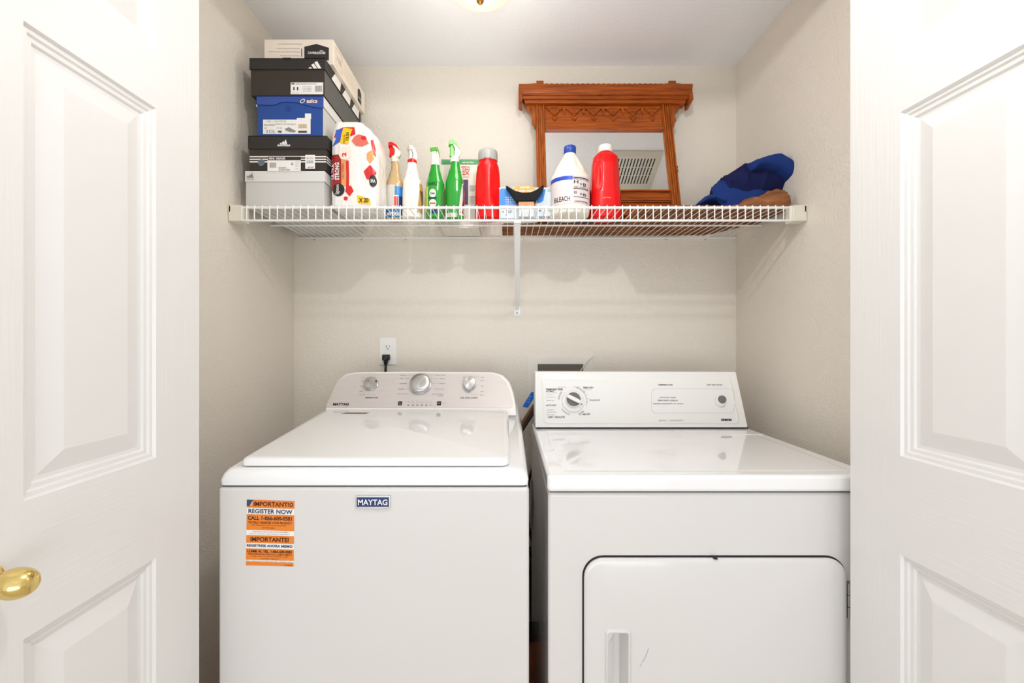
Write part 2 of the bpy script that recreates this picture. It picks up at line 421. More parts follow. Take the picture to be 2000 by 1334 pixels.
b.text(lambda u, v: f2.pt(u, v, e * 2.8), '60.00', *f2.at(602, 329), *f2.at(613, 326), mat('red_ink', (190, 60, 50), .6), .02)
b.text(lambda u, v: f2.pt(u, v, e * 2.8), '842 0031', *f2.at(600, 312), *f2.at(613, 308), m_greyink)
for i in range(7): b.rect(f2, f2.at(600 + i * 1.9, 320), f2.at(601 + i * 1.9, 314), e * 2.8, m_greyink)
b.flat(f2, disc(f2, *f2.at(511, 318), .011, 20), e * 1.5, mat('slate_sticker', (96, 112, 134), .5))
b.build('label', bo)
# third: blue
t, fr, bo, lo = shoebox('shoe_box', 'blue shoe box with large white size label, third from the bottom', -.8126, -.594, 1.410, 1.752, 1.8825, 2.016, .034, m_blue, m_lgrey, m_bluel, m_lgrey2,
    lidpoly=[front(1.41).at(*q) for q in ((500, 187), (631.6, 187), (631.6, 211), (622, 210), (612, 209), (598, 205), (585, 201), (572, 199), (560, 198.5), (549, 199.5), (540, 203), (534, 205), (520, 205), (500, 204))])
f3 = front(1.413)
b = MB(); m_gold = mat('white_orange_print', (246, 224, 200), .5)
c = fr.at(591, 197.5)
pts = []
for i in range(20):
    a = 2 * PI * i / 20; uu = .0095 * math.cos(a); vv = .0052 * math.sin(a); pts.append((c[0] + uu * .8 - vv * .5, c[1] + uu * .55 + vv))
for i in range(20):
    p, q = pts[i], pts[(i + 1) % 20]; g = lambda z: (c[0] + (z[0] - c[0]) * .66, c[1] + (z[1] - c[1]) * .66)
    b.flat(fr, [p, q, g(q), g(p)], .0006, m_gold)
b.text(lambda u, v: fr.pt(u, v, .0006), 'asics', *fr.at(599, 201.5), *fr.at(620, 193.5), m_gold, .03)
b.build('brand_mark', lo)
b = MB(); e = .0012
b.rect(f3, f3.at(514, 262), f3.at(606, 234), e, m_white); b.rect(f3, f3.at(580, 262), f3.at(607, 231), e * 1.1, m_white); b.rect(f3, f3.at(596, 233), f3.at(608, 222), e * 1.2, m_white)
T = lambda s_, x0, y1, x1, y0, m=m_ink, bo_=0: b.text(lambda u, v: f3.pt(u, v, e * 1.7), s_, *f3.at(x0, y1), *f3.at(x1, y0), m, bo_)
T('GEL - CONTEND', 522, 239, 560, 236, m_greyink); T('WHITE / ROYAL BLUE', 538, 244.5, 578, 241.5, m_greyink); T('MENS RUNNING', 516, 246, 537, 243.3)
T('11½', 522, 260.5, 537, 254, m_ink, .0); T('46', 543, 260, 551, 255, m_ink, .03); T('US', 517, 252, 521, 249.5); T('UK 10½', 541, 252, 552, 249, m_greyink)
for i in range(9): b.rect(f3, f3.at(583.5 + i * 1.85, 251), f3.at(584.6 + i * 1.85, 243), e * 1.7, m_tan)
b.rect(f3, f3.at(583, 260), f3.at(600, 256), e * 1.7, mat('brown_ink', (92, 66, 46), .6))
b.flat(f3, [f3.at(*q) for q in ((557, 252), (565, 249), (572, 253), (579, 256), (576, 259), (566, 258), (558, 255))], e * 1.7, m_greyink)
b.build('label', bo)
b = MB(); q = f3.at(562.5, 212); b.prism(f3, disc(f3, q[0], q[1], .0105), .0, .0006, mat('blue_card_dark', (28, 58, 136), .5)); b.build('finger_hole', bo)
# fourth: black, white bars
t, fr, bo, lo = shoebox('shoe_box', 'black shoe box with grey sides and white size 11 label, second from the top', -.834, -.589, 1.41, 1.752, 2.018, 2.138, .036, m_kblack2, m_grayside, m_kblack)
f4 = front(1.413); b = MB(); u0, v0 = fr.at(602, 134.3)
for a in ((602, 134, 606, 131, 611, 134, 607, 134), (608, 127, 612.5, 124, 620, 134, 613, 134), (614, 122.5, 619.5, 119.5, 628, 134, 621.5, 134)):
    b.flat(fr, [fr.at(a[i], a[i + 1]) for i in range(0, 8, 2)], .0007, m_white)
sf = Frame((-.589, 1.41, 0), (0, 1, 0), (0, 0, 1))
b.build('brand_mark', lo); b = MB()
for i in range(3):
    u = .05 + i * .095; b.flat(sf, [(u, 2.102), (u + .075, 2.102), (u + .085, 2.137), (u + .03, 2.137)], .0006, m_white)
b.build('side_stripes', lo)
b = MB(); b.rect(f4, f4.at(568, 184.5), f4.at(631.5, 161.5), e, m_white)
T = lambda s_, x0, y1, x1, y0, m=m_ink, bo_=0: b.text(lambda u, v: f4.pt(u, v, e * 1.7), s_, *f4.at(x0, y1), *f4.at(x1, y0), m, bo_)
T('11', 573.5, 177, 583, 170.5, m_ink, .03); T('ES', 570, 165.8, 576, 162.5, m_ink, .03); T('ADIDAS, RUNNING, CLOUDFOAM M', 578, 166, 619, 163.5)
T('US / UK', 571, 183, 584, 181.5, m_greyink)
for yy in (170, 173.5, 176, 179): T('core black', 592, yy + 1, 609, yy - 1, m_greyink)
for i in range(8): b.rect(f4, f4.at(616 + i * 1.75, 180), f4.at(617 + i * 1.75, 168), e * 1.7, m_greyink)
b.build('label', bo)
b = MB(); q = fr.at(560, 112.8); b.prism(fr, [(q[0] - .014, q[1]), (q[0] - .011, q[1] - .006), (q[0] - .005, q[1] - .0095), (q[0] + .005, q[1] - .0095), (q[0] + .011, q[1] - .006), (q[0] + .014, q[1])], 0, .0006, m_dark); b.build('finger_notch', lo)
# top: ivory
t = thing('shoe_box', 'ivory white shoe box with upside down print, topmost of the stack', 'box', (-.69, 1.6, 2.138), group='shoe boxes stacked on the shelf')
b = MB(); b.box(-.8047, -.5755, 1.443, 1.762, 2.1383, 2.222, m_cardw); bo = b.build('box_body', t, bevel=.0015)
f5 = front(1.443); b = MB(); e = .0006
b.flat(f5, [f5.at(*q) for q in ((594.5, 118), (594.5, 91.5), (618, 86), (642.5, 93.5), (642.5, 118))], e, m_kblack)
T = lambda s_, x0, y1, x1, y0, m=m_ink, bo_=0, rot=180: b.text(lambda u, v: f5.pt(u, v, e * 2), s_, *f5.at(x0, y1), *f5.at(x1, y0), m, bo_, rot)
T('CAVE', 601.5, 106, 614, 101.3, m_white, .03, 0); T('MOUNTAIN', 614.5, 106.5, 635.5, 101.5, m_white, .03, 0)
b.flat(f5, [f5.at(*q) for q in ((622, 101), (628, 98.6), (634, 101), (628, 100))], e * 2, m_white)
T('Waterproof mid outdoor boot', 543, 87.5, 590, 85); T('Waterproof Mid Leather', 540, 96.5, 586, 93.5, m_greyink); T('Waterproof Mid Lace, Suede Leather', 524, 103, 586, 100, m_greyink); T('Waterproof Hiking', 548, 110.5, 586, 107.5, m_greyink)
b.rect(f5, f5.at(588.5, 111), f5.at(590, 95), e, m_kblack)
sf = Frame((-.5755, 1.443, 0), (0, 1, 0), (0, 0, 1))
for p in ([(.02, 2.150), (.075, 2.150), (.075, 2.210), (.02, 2.210)],):
    for i in range(4):
        a_, c_ = p[i], p[(i + 1) % 4]; dx, dz = c_[0] - a_[0], c_[1] - a_[1]
        b.flat(sf, [(a_[0], a_[1]), (c_[0], c_[1]), (c_[0] + (.0015 if dz else 0), c_[1] + (.0015 if dx else 0)), (a_[0] + (.0015 if dz else 0), a_[1] + (.0015 if dx else 0))], e, m_tan)
b.text(lambda u, v: sf.pt(u, v, e), 'SIZE 11', .03, 2.17, .066, 2.19, m_tan, .0, 180)
for k in range(3): b.text(lambda u, v: sf.pt(u, v, e), 'Waterproof leather', .09, 2.165 + k * .014, .19, 2.170 + k * .014, m_tan, 0, 180)
b.flat(sf, [(.235, 2.150), (.235, 2.195), (.255, 2.205), (.275, 2.195), (.275, 2.150)], e, m_kblack)
b.text(lambda u, v: sf.pt(u, v, e * 2), 'MOUNTAIN', .24, 2.165, .27, 2.172, m_white, .02)
b.build('print', bo)

# ------------------------------------------------------------------ lofted containers
def sgnpow(c, p): return math.copysign(abs(c) ** p, c)
class Body:
    """squarish lofted container; sec = (z, half width, half depth, x shift); local axes, front = -Y"""
    def __init__(s, sec, n=2.6, dent=None): s.sec = sec; s.n = n; s.dent = dent
    def at(s, z):
        S = s.sec
        if z <= S[0][0]: return S[0][1:]
        for i in range(len(S) - 1):
            if z <= S[i + 1][0]:
                t = (z - S[i][0]) / (S[i + 1][0] - S[i][0]); t2 = t * t * (3 - 2 * t); t2 = .5 * t + .5 * t2
                return tuple(S[i][k] + (S[i + 1][k] - S[i][k]) * t2 for k in (1, 2, 3))
        return S[-1][1:]
    def p(s, th, z, off=0):
        a, b_, xo = s.at(z); k = 1 - (s.dent(th, z) if s.dent else 0)
        a = a * k + off; b_ = b_ * k + off
        return V(xo + a * sgnpow(math.cos(th), 2 / s.n), b_ * sgnpow(math.sin(th), 2 / s.n), z)
    def mesh(s, b, m, seg=48, step=.006):
        z0, z1 = s.sec[0][0], s.sec[-1][0]; zs = sorted(set([q[0] for q in s.sec] + [z0 + (z1 - z0) * i / max(2, int((z1 - z0) / step)) for i in range(1, max(2, int((z1 - z0) / step)))]))
        b.ring([[s.p(2 * PI * j / seg, z) for j in range(seg)] for z in zs], m)
    def fr(s, x, z, off=.0006):          # point on the front for a given x
        a, b_, xo = s.at(z); t = max(-.999, min(.999, (x - xo) / a)); th = -math.acos(sgnpow(t, s.n / 2))
        return s.p(th, z, off)
    def patch(s, b, poly_or_rect, m, off=.0006, nu=14, nz=14):
        x0, x1, z0, z1 = poly_or_rect
        vs_ = [s.fr(x0 + (x1 - x0) * i / nu, z0 + (z1 - z0) * j / nz, off) for j in range(nz + 1) for i in range(nu + 1)]
        b.add(vs_, [(j * (nu + 1) + i, j * (nu + 1) + i + 1, (j + 1) * (nu + 1) + i + 1, (j + 1) * (nu + 1) + i) for j in range(nz) for i in range(nu)], m)
    def poly(s, b, pts, m, off=.0008, n=5):   # convex-ish polygon as a fan, subdivided
        cx = sum(p[0] for p in pts) / len(pts); cz = sum(p[1] for p in pts) / len(pts)
        for i in range(len(pts)):
            p, q = pts[i], pts[(i + 1) % len(pts)]
            vs_ = []; idx = {}; fs = []
            for a_ in range(n + 1):
                for c_ in range(n + 1 - a_):
                    w = 1 - (a_ + c_) / n
                    x = cx * w + p[0] * a_ / n + q[0] * c_ / n; z = cz * w + p[1] * a_ / n + q[1] * c_ / n
                    idx[(a_, c_)] = len(vs_); vs_.append(s.fr(x, z, off))
            for a_ in range(n):
                for c_ in range(n - a_):
                    fs.append((idx[(a_, c_)], idx[(a_ + 1, c_)], idx[(a_, c_ + 1)]))
                    if a_ + c_ < n - 1: fs.append((idx[(a_ + 1, c_)], idx[(a_ + 1, c_ + 1)], idx[(a_, c_ + 1)]))
            b.add(vs_, fs, m)
    def wrap(s, b, th0, th1, z0, z1, m, off=.0006, nu=14, nz=10, shape=None):
        vs_ = []
        for j in range(nz + 1):
            z = z0 + (z1 - z0) * j / nz; k = shape(j / nz) if shape else (0, 1)
            for i in range(nu + 1):
                t = k[0] + (k[1] - k[0]) * i / nu; vs_.append(s.p(th0 + (th1 - th0) * t, z, off))
        b.add(vs_, [(j * (nu + 1) + i, j * (nu + 1) + i + 1, (j + 1) * (nu + 1) + i + 1, (j + 1) * (nu + 1) + i) for j in range(nz) for i in range(nu)], m)

# ---- paper towel pack in printed plastic
YP = 1.482
pk = thing('paper_towel_pack', 'plastic wrapped pack of paper towels with red and yellow print beside the shoe boxes', 'pack', (-.5000, YP, DK + .0005))
S_ = F / 1.415
def lx(px, root, s): return (px - CX) / s - root.location.x
def lz(py, root, s): return H + (CY - py) / s - root.location.z
def wr(th, z):
    return .020 * noise.noise(V(3 * math.cos(th), 3 * math.sin(th), z * 16)) + .012 * noise.noise(V(9 * math.cos(th), 9 * math.sin(th), z * 50))
bag = Body([(0, .068, .060, 0), (.006, .076, .068, 0), (.05, .078, .067, .0), (.12, .0780, .067, .0), (.20, .077, .069, .0), (.235, .075, .066, -.001), (.262, .063, .058, -.010), (.285, .047, .055, -.020), (.296, .02, .03, -.024)], 6, wr)
m_bag = mat('glossy_plastic_wrap', (244, 240, 236), .22, coat=.4, bump=(34, (1, 1, .4), .8, .008))
b = MB(); bag.mesh(b, m_bag, 96, .004); wrap_o = b.build('plastic_wrap', pk, 80, local=True)
m_red = mat('red_print', (214, 30, 34), .3, coat=.3); m_dred = mat('dark_red_print', (160, 26, 30), .3, coat=.3); m_yel = mat('yellow_print', (250, 200, 20), .35, coat=.3)
m_blk = mat('black_print', (40, 32, 30), .35); m_bluep = mat('blue_print', (50, 90, 190), .35); m_pink = mat('pink_print', (222, 110, 96), .4); m_orp = mat('tan_print', (222, 160, 96), .4)
b = MB()
X = lambda px: lx(px, pk, S_); Z = lambda py: lz(py, pk, S_)
bag.patch(b, (X(646), X(667), Z(372), Z(302)), m_dred, .0012, 8, 20)
bag.patch(b, (X(667), X(676.5), Z(364), Z(306)), m_orp, .0012, 4, 16)
bag.patch(b, (X(676.5), X(682), Z(370), Z(314)), m_red, .0013, 4, 16)
bag.poly(b, [(X(x), Z(y)) for x, y in ((683, 384), (675, 374), (677, 364), (686, 363), (691, 373))], m_red, .0016)
bag.poly(b, [(X(x), Z(y)) for x, y in ((662, 301), (664, 289), (676, 287), (687, 295), (686, 308), (676, 313), (667, 311))], m_cardw, .002)
bag.poly(b, [(X(662 + 12 * math.cos(a)), Z(371 + 12.5 * math.sin(a))) for a in [2 * PI * i / 20 for i in range(20)]], m_blk, .0022)
bag.poly(b, [(X(676 + 4 * math.cos(a)), Z(388 + 4 * math.sin(a))) for a in [2 * PI * i / 12 for i in range(12)]], m_red, .0018)
bag.poly(b, [(X(x), Z(y)) for x, y in ((687, 276), (692, 267), (700, 262), (712, 266), (720, 281), (708, 287), (696, 286))], m_pink, .0016)
bag.poly(b, [(X(x), Z(y)) for x, y in ((704, 271), (706, 266), (713, 266), (716, 272), (710, 275))], m_red, .002)
bag.poly(b, [(X(x), Z(y)) for x, y in ((723, 274), (728, 272), (732, 290), (732, 306), (727, 296))], m_red, .002)
bag.poly(b, [(X(x), Z(y)) for x, y in ((716, 300), (727, 292), (730, 310), (722, 320), (716, 312))], m_orp, .0016)
bag.poly(b, [(X(x), Z(y)) for x, y in ((710, 335), (722, 322), (733, 336), (728, 352), (716, 350))], m_red, .002)
bag.poly(b, [(X(727 + 6.5 * math.cos(a)), Z(353 + 12 * math.sin(a))) for a in [2 * PI * i / 20 for i in range(20)]], m_blk, .0026)
for w_ in ((697, 390), ):
    bag.poly(b, [(X(x), Z(y)) for x, y in ((697, 381), (722, 388), (724, 400), (699, 397))], m_yel, .0018)
bag.poly(b, [(X(x), Z(y)) for x, y in ((655, 252), (668, 248), (668, 275), (650, 286), (657, 270))], m_bluep, .0016)
bag.poly(b, [(X(x), Z(y)) for x, y in ((652, 268), (657, 252), (668, 246), (690, 246), (694, 262), (686, 266), (668, 262), (660, 270))], m_red, .0014)
bag.poly(b, [(X(x), Z(y)) for x, y in ((669, 247), (687, 250), (681, 283), (665, 280))], m_yel, .0022)
P = lambda o: (lambda u, v: bag.fr(u, v, o))
b.text(P(.0032), 'ULTRA', X(648), Z(350), X(654.5), Z(320), m_white, .03, 90)
b.text(P(.0032), 'STRONG', X(656), Z(352), X(664), Z(318), m_white, .03, 90)
b.text(P(.0038), 'Signature', X(657), Z(380), X(666), Z(361), m_white, .01, 90)
b.text(P(.0032), '2', X(670), Z(307), X(678), Z(299), m_red, .03, 90)
b.text(P(.003), '2 PLY TOWELS', X(669), Z(350), X(673), Z(320), m_dred, .0, 90)
b.text(P(.004), 'MADE IN', X(672), Z(281), X(676), Z(264), m_blk, .0, 90)
b.text(P(.004), '12.53', X(677), Z(275), X(682), Z(258), m_blk, .03, 90)
b.text(P(.0032), 'X 20', X(701), Z(396), X(719), Z(387), m_blk, .03)
b.text(P(.004), 'IRA', X(723), Z(357), X(731), Z(350), m_white, .02)
b.build('printed_label', wrap_o, local=True)

# ---- spray bottles
def head_poly(kind):
    if kind == 'shroud': return [(-.12, 0), (.46, 0), (.64, .22), (.58, .5), (.34, .78), (-.1, .95), (-.5, 1.0), (-.5, .84), (-.22, .78), (.05, .5), (.0, .22)]
    if kind == 'cap': return [(-.62, .72), (-.60, 1.0), (-.25, 1.05), (.18, .88), (.50, .55), (.56, .42), (.30, .62), (-.08, .80), (-.34, .74)]
    if kind == 'trigger': return [(-.50, .78), (-.24, .76), (-.02, .46), (-.05, .22), (.02, .02), (-.12, .0), (-.56, .04), (-.50, .3)]
def sprayer(root, z, w, h, m1, m2, m3, yaw, cr=.0145, ch=.019, m_collar=None):
    M = Matrix.Rotation(yaw, 3, 'Z')
    def ex(poly, t, m, name, y=0):
        b = MB(); fr = Frame((0, 0, z + ch), M @ V(1, 0, 0), (0, 0, 1))
        b.prism(fr, [(u * w, v * h) for u, v in poly], -t / 2 + y, t / 2 + y, m)
        return b.build(name, root, bevel=.0028, seg=3, local=True)
    b = MB(); b.lathe((0, 0, z), (0, 0, 1), [(cr, 0), (cr, ch * .9), (cr * .9, ch), (cr * .8, ch + .004)], m_collar or m1, 28); b.build('collar', root, 40, local=True)
    s_ = ex(head_poly('shroud'), .023, m1, 'sprayer_head'); ex(head_poly('trigger'), .015, m3, 'trigger'); c_ = ex(head_poly('cap'), .026, m2, 'nozzle_cap')
m_tanliq = mat('tan_cleaner_in_clear_plastic', (196, 168, 122), .15, coat=.5)
m_clear = mat('pale_label_film', (208, 206, 196), .3)
m_teal = mat('teal_blue_label', (20, 104, 160), .35); m_bblue = mat('bright_blue_label', (30, 130, 205), .35)
m_wplast = mat('white_bottle_plastic', (240, 236, 228), .25, sss=.2); m_redp = mat('red_plastic', (222, 6, 8), .28, coat=.12, spec=.3)
m_green = mat('green_liquid_bottle', (20, 150, 34), .12, coat=.6); m_greenp = mat('green_trigger_plastic', (92, 178, 60), .3); m_greend = mat('bright_green_trigger', (80, 190, 40), .3)
m_cream2 = mat('cream_trigger', (240, 228, 200), .35)
def spray(name, label, px, Yc, secs, m_body, head, n=2.4, rz=0, dent=None):
    t = thing(name, label, 'bottle', ((px - CX) / F * Yc, Yc, DK + .0003), rz, group='spray bottles on the shelf')
    t.scale = (.98, .98, .955)
    bd = Body(secs, n, dent); b = MB(); bd.mesh(b, m_body, 40); bo = b.build('bottle_body', t, 60, local=True)
    return t, bd, bo
def grip(z0, z1, depth, thc=0, wid=.9):
    def f(th, z):
        if not (z0 < z < z1): return 0
        a = math.sin(PI * (z - z0) / (z1 - z0)) ** 2; d = abs(((th - thc + PI) % (2 * PI)) - PI)
        return depth * a * max(0, 1 - d / wid)
    return f
t, bd, bo = spray('spray_bottle', 'clear spray bottle of tan cleaner with red trigger and blue label', 771, 1.57,
    [(0, .029, .024, 0), (.004, .034, .029, 0), (.10, .036, .03, 0), (.135, .033, .028, .001), (.165, .023, .022, .002), (.195, .016, .016, .003), (.212, .0145, .0145, .003), (.224, .0125, .0125, .002)], m_tanliq, None)
b = MB()
bd.wrap(b, R(-178), R(-82), .042, .128, m_clear, .0008, 14, 10); bd.wrap(b, R(-80), R(-4), .042, .122, m_bblue, .0008, 14, 10, lambda v: (0, 1)); bd.wrap(b, R(-178), R(-4), .006, .042, m_teal, .0008, 24, 4)
bd.patch(b, (.004, .020, .048, .088), m_white, .0016, 6, 8); bd.patch(b, (.006, .011, .05, .084), m_redp, .002, 4, 8); bd.patch(b, (.013, .018, .05, .084), m_redp, .002, 4, 8)
bd.patch(b, (.021, .033, .044, .085), m_navy, .0012, 6, 8); b.text(lambda u, v: bd.fr(u, v, .002), 'windex', -.022, .012, .022, .03, m_white, .02)
b.build('label', bo, local=True)
sprayer(t, .220, .036, .052, m_cream, m_redp, m_redp, R(8))
t, bd, bo = spray('spray_bottle', 'white spray bottle with cream trigger and red neck ring', 805, 1.55,
    [(0, .030, .026, 0), (.004, .035, .031, 0), (.10, .036, .031, .002), (.135, .033, .029, .001), (.16, .025, .023, 0), (.19, .018, .018, 0), (.208, .016, .016, 0)], m_wplast, None, rz=0)
b = MB(); bd.wrap(b, R(-55), R(25), .02, .128, mat('gold_brown_label', (196, 150, 90), .4), .001, 12, 12, lambda v: (.25 * v, 1)); bd.wrap(b, R(-40), R(15), .05, .10, mat('brown_label', (110, 70, 40), .4), .0016, 10, 8, lambda v: (.5 * (1 - v), .7)); b.build('label', bo, local=True)
sprayer(t, .208, .026, .050, m_wplast, m_cream2, mat('grey_white_trigger', (206, 208, 206), .35), R(35), .017, .011, m_redp)
t, bd, bo = spray('spray_bottle', 'green spray bottle with pale green nozzle and oval clear label', 850, 1.55,
    [(0, .028, .024, 0), (.004, .033, .029, 0), (.10, .034, .030, 0), (.13, .032, .028, .001), (.16, .024, .022, .0), (.185, .0175, .0175, 0), (.200, .0145, .0145, .0)], m_green, None)
b = MB(); m_lime = mat('lime_label', (196, 214, 90), .4)
bd.wrap(b, R(-178), R(-125), .03, .115, m_lime, .0008); bd.poly(b, [(-.004 + .012 * math.cos(a), .088 + .016 * math.sin(a)) for a in [2 * PI * i / 16 for i in range(16)]], m_lgrey2, .0012)
bd.patch(b, (-.018, .010, .068, .073), m_navy, .0016); bd.poly(b, [(-.004 + .013 * math.cos(a), .052 + .014 * math.sin(a)) for a in [2 * PI * i / 16 for i in range(16)]], m_cardw, .0012)
bd.patch(b, (-.014, .006, .049, .053), m_red, .002); bd.patch(b, (-.014, .012, .015, .03), m_navy, .0012)
b.text(lambda u, v: bd.fr(u, v, .0022), 'Clean', -.012, .084, .004, .092, m_navy, .02); b.text(lambda u, v: bd.fr(u, v, .0018), 'SIMPLE', -.020, .118, .012, .130, mat('deep_green_ink', (10, 90, 30), .5), .03)
bd.wrap(b, R(-48), R(20), .01, .115, mat('leaf_green_label', (96, 118, 70), .4), .001, 12, 12, lambda v: (.25 * v, 1))
b.build('label', bo, local=True)
sprayer(t, .200, .027, .047, m_wplast, m_greenp, m_wplast, R(75), .0165, .016)
t, bd, bo = spray('spray_bottle', 'tall green spray bottle with bright green trigger and red and dark side label', 888, 1.56,
    [(0, .028, .024, 0), (.004, .034, .029, 0), (.10, .034, .030, 0), (.14, .033, .028, 0), (.175, .024, .022, .001), (.20, .0175, .0175, .002), (.216, .0145, .0145, .003)], m_green, None)
b = MB(); bd.wrap(b, R(-62), R(20), .012, .132, m_lgrey2, .0008, 14, 14, lambda v: (.35 * v * v, 1)); bd.wrap(b, R(-52), R(20), .02, .09, m_dred, .0014, 12, 10, lambda v: (.5 * v, .6)); bd.wrap(b, R(-25), R(20), .05, .128, m_navy, .0016, 8, 10)
bd.patch(b, (-.033, .010, .004, .020), m_clear, .0012)
b.build('label', bo, local=True)
sprayer(t, .216, .034, .060, m_wplast, m_greend, m_greend, R(12), .0160, .018)

# ---- red detergent bottle with grey cap
Yr = 1.56
t = thing('detergent_bottle', 'red detergent bottle with grey screw cap between green spray and dryer sheet carton', 'bottle', ((953 - CX) / F * Yr, Yr, DK + .0003), group='red jugs on the shelf'); t.scale = (.966, .966, .94)
def dent_r(th, z):
    v = 0
    for c_ in (R(-135), R(-45)):
        d = abs(((th - c_ + PI) % (2 * PI)) - PI)
        if .05 < z < .195: v += .20 * math.sin(PI * (z - .05) / .145) ** .7 * max(0, 1 - (d / .62) ** 2)
    return v
bd = Body([(0, .040, .030, 0), (.005, .047, .036, 0), (.06, .0475, .037, 0), (.12, .046, .037, 0), (.17, .0435, .036, 0), (.20, .040, .035, 0), (.215, .035, .033, 0), (.222, .033, .032, 0)], 2.2, dent_r)
b = MB(); bd.mesh(b, m_redp, 72, .004); bo = b.build('bottle_body', t, 60, local=True)
b = MB(); m_gcap = mat('grey_cap', (168, 166, 164), .35, bump=(60, (1, 1, .01), .3, .002))
b.lathe((0, 0, .2225), (0, 0, 1), [(.0355, 0), (.036, .002), (.036, .028), (.0345, .037), (.032, .040), (.028, .041)], m_gcap, 48); b.build('cap', t, 50, local=True)
b = MB()
for zz in (.222,):
    b.box(-.012, -.006, -.0365, -.034, zz - .004, zz + .004, m_redp); b.box(.006, .012, -.0365, -.034, zz - .004, zz + .004, m_redp)
b.build('cap_stop', t, local=True)

# ---- bleach jug
Yj = 1.535
t = thing('bleach_jug', 'white bleach jug with blue cap and printed label', 'bottle', ((1113 - CX) / F * Yj, Yj, DK + .0003)); t.scale = (.955, .955, .925)
def dent_b(th, z):
    v = 0
    if .165 < z < .245:
        for c_ in (R(-112), R(-60)):
            d = abs(((th - c_ + PI) % (2 * PI)) - PI); v += .10 * math.sin(PI * (z - .165) / .08) * max(0, 1 - (d / .28) ** 2)
    return v
bd = Body([(0, .060, .055, 0), (.006, .069, .066, 0), (.02, .071, .068, 0), (.135, .0705, .068, 0), (.155, .068, .064, 0), (.158, .064, .060, 0), (.18, .055, .050, 0), (.205, .042, .038, 0), (.225, .030, .029, 0), (.237, .0225, .022, 0), (.245, .0205, .0205, 0)], 2.15, dent_b)
m_bleach = mat('off_white_jug', (243, 236, 222), .3, sss=.2)
b = MB(); bd.mesh(b, m_bleach, 72, .004); bo = b.build('jug_body', t, 60, local=True)
b = MB(); b.lathe((0, 0, .243), (0, 0, 1), [(.0215, 0), (.0225, .001), (.0225, .025), (.021, .029), (.017, .0295)], mat('blue_cap', (30, 70, 170), .35, bump=(60, (1, 1, .01), .3, .002)), 36); b.build('cap', t, 50, local=True)
b = MB(); m_lab = mat('pinkish_label', (228, 216, 216), .45)
bd.wrap(b, R(-176), R(-8), .036, .138, m_lab, .0008, 30, 8)
bd.wrap(b, R(-174), R(-90), .122, .136, mat('blue_band', (20, 70, 190), .4), .0014, 16, 3)
q = lambda o: (lambda u, v: bd.fr(u, v, o))
for z0, z1 in ((.128, .1315), (.088, .0905), (.058, .060)): bd.patch(b, (.002, .060, z0, z1), m_ink, .0014, 12, 1)
for (u0, u1, v0, v1, s_) in ((.004, .020, .108, .120, 'H'), (.026, .034, .103, .111, 'o'), (.038, .050, .100, .112, 'B'), (.005, .013, .070, .080, 'II'), (.026, .034, .066, .074, 'o'), (.038, .05, .064, .074, 'B'), (.004, .058, .122, .1265, 'FRONT LOAD TOP LOAD'), (.005, .02, .092, .098, 'LINE 2'), (.024, .058, .092, .097, 'LAUNDRY USE'), (-.06, -.01, .044, .062, 'BLEACH'), (.006, .055, .040, .0455, 'CLEANING DIRECTIONS')):
    b.text(q(.0016), s_, u0, v0, u1, v1, m_ink, .01)
b.build('label', bo, local=True)

# ---- red jug with white cap
Yk = 1.56
t = thing('detergent_jug', 'red jug with white cap and moulded handle in front of the mirror', 'bottle', ((1182 - CX) / F * Yk, Yk, DK + .0003), group='red jugs on the shelf'); t.scale = (.965, .965, .94)
def dent_j(th, z):
    v = 0
    d = abs(((th - R(-130) + PI) % (2 * PI)) - PI)
    if .10 < z < .215: v += .16 * math.sin(PI * (z - .10) / .115) ** .6 * max(0, 1 - (d / .42) ** 2)
    d = abs(((th - R(-35) + PI) % (2 * PI)) - PI)
    if .10 < z < .225: v += .14 * math.sin(PI * (z - .10) / .125) ** .6 * max(0, 1 - (d / .55) ** 2)
    return v
bd = Body([(0, .050, .036, 0), (.006, .057, .043, 0), (.06, .0565, .043, 0), (.10, .055, .043, 0), (.16, .0525, .042, 0), (.205, .050, .041, 0), (.235, .045, .037, 0), (.247, .034, .030, 0), (.253, .022, .022, 0), (.262, .0195, .0195, 0)], 2.7, dent_j)
b = MB(); bd.mesh(b, m_redp, 72, .004); bo = b.build('jug_body', t, 60, local=True)
b = MB(); b.lathe((0, 0, .257), (0, 0, 1), [(.024, 0), (.0255, .002), (.0255, .020), (.024, .025), (.018, .0265)], m_wplast, 40); b.build('cap', t, 50, local=True)
b = MB(); bd.wrap(b, R(-22), R(25), .03, .125, m_lime, .0012, 8, 8); bd.wrap(b, R(-200), R(-172), .02, .10, mat('dark_green_label', (60, 70, 50), .5), .0012, 8, 8)
b.tube([bd.fr(-.018, .069, .0012), bd.fr(-.008, .073, .0012), bd.fr(.002, .0735, .0012), bd.fr(.010, .070, .0012)], .0006, m_cardw, 5)
b.build('label', bo, local=True)

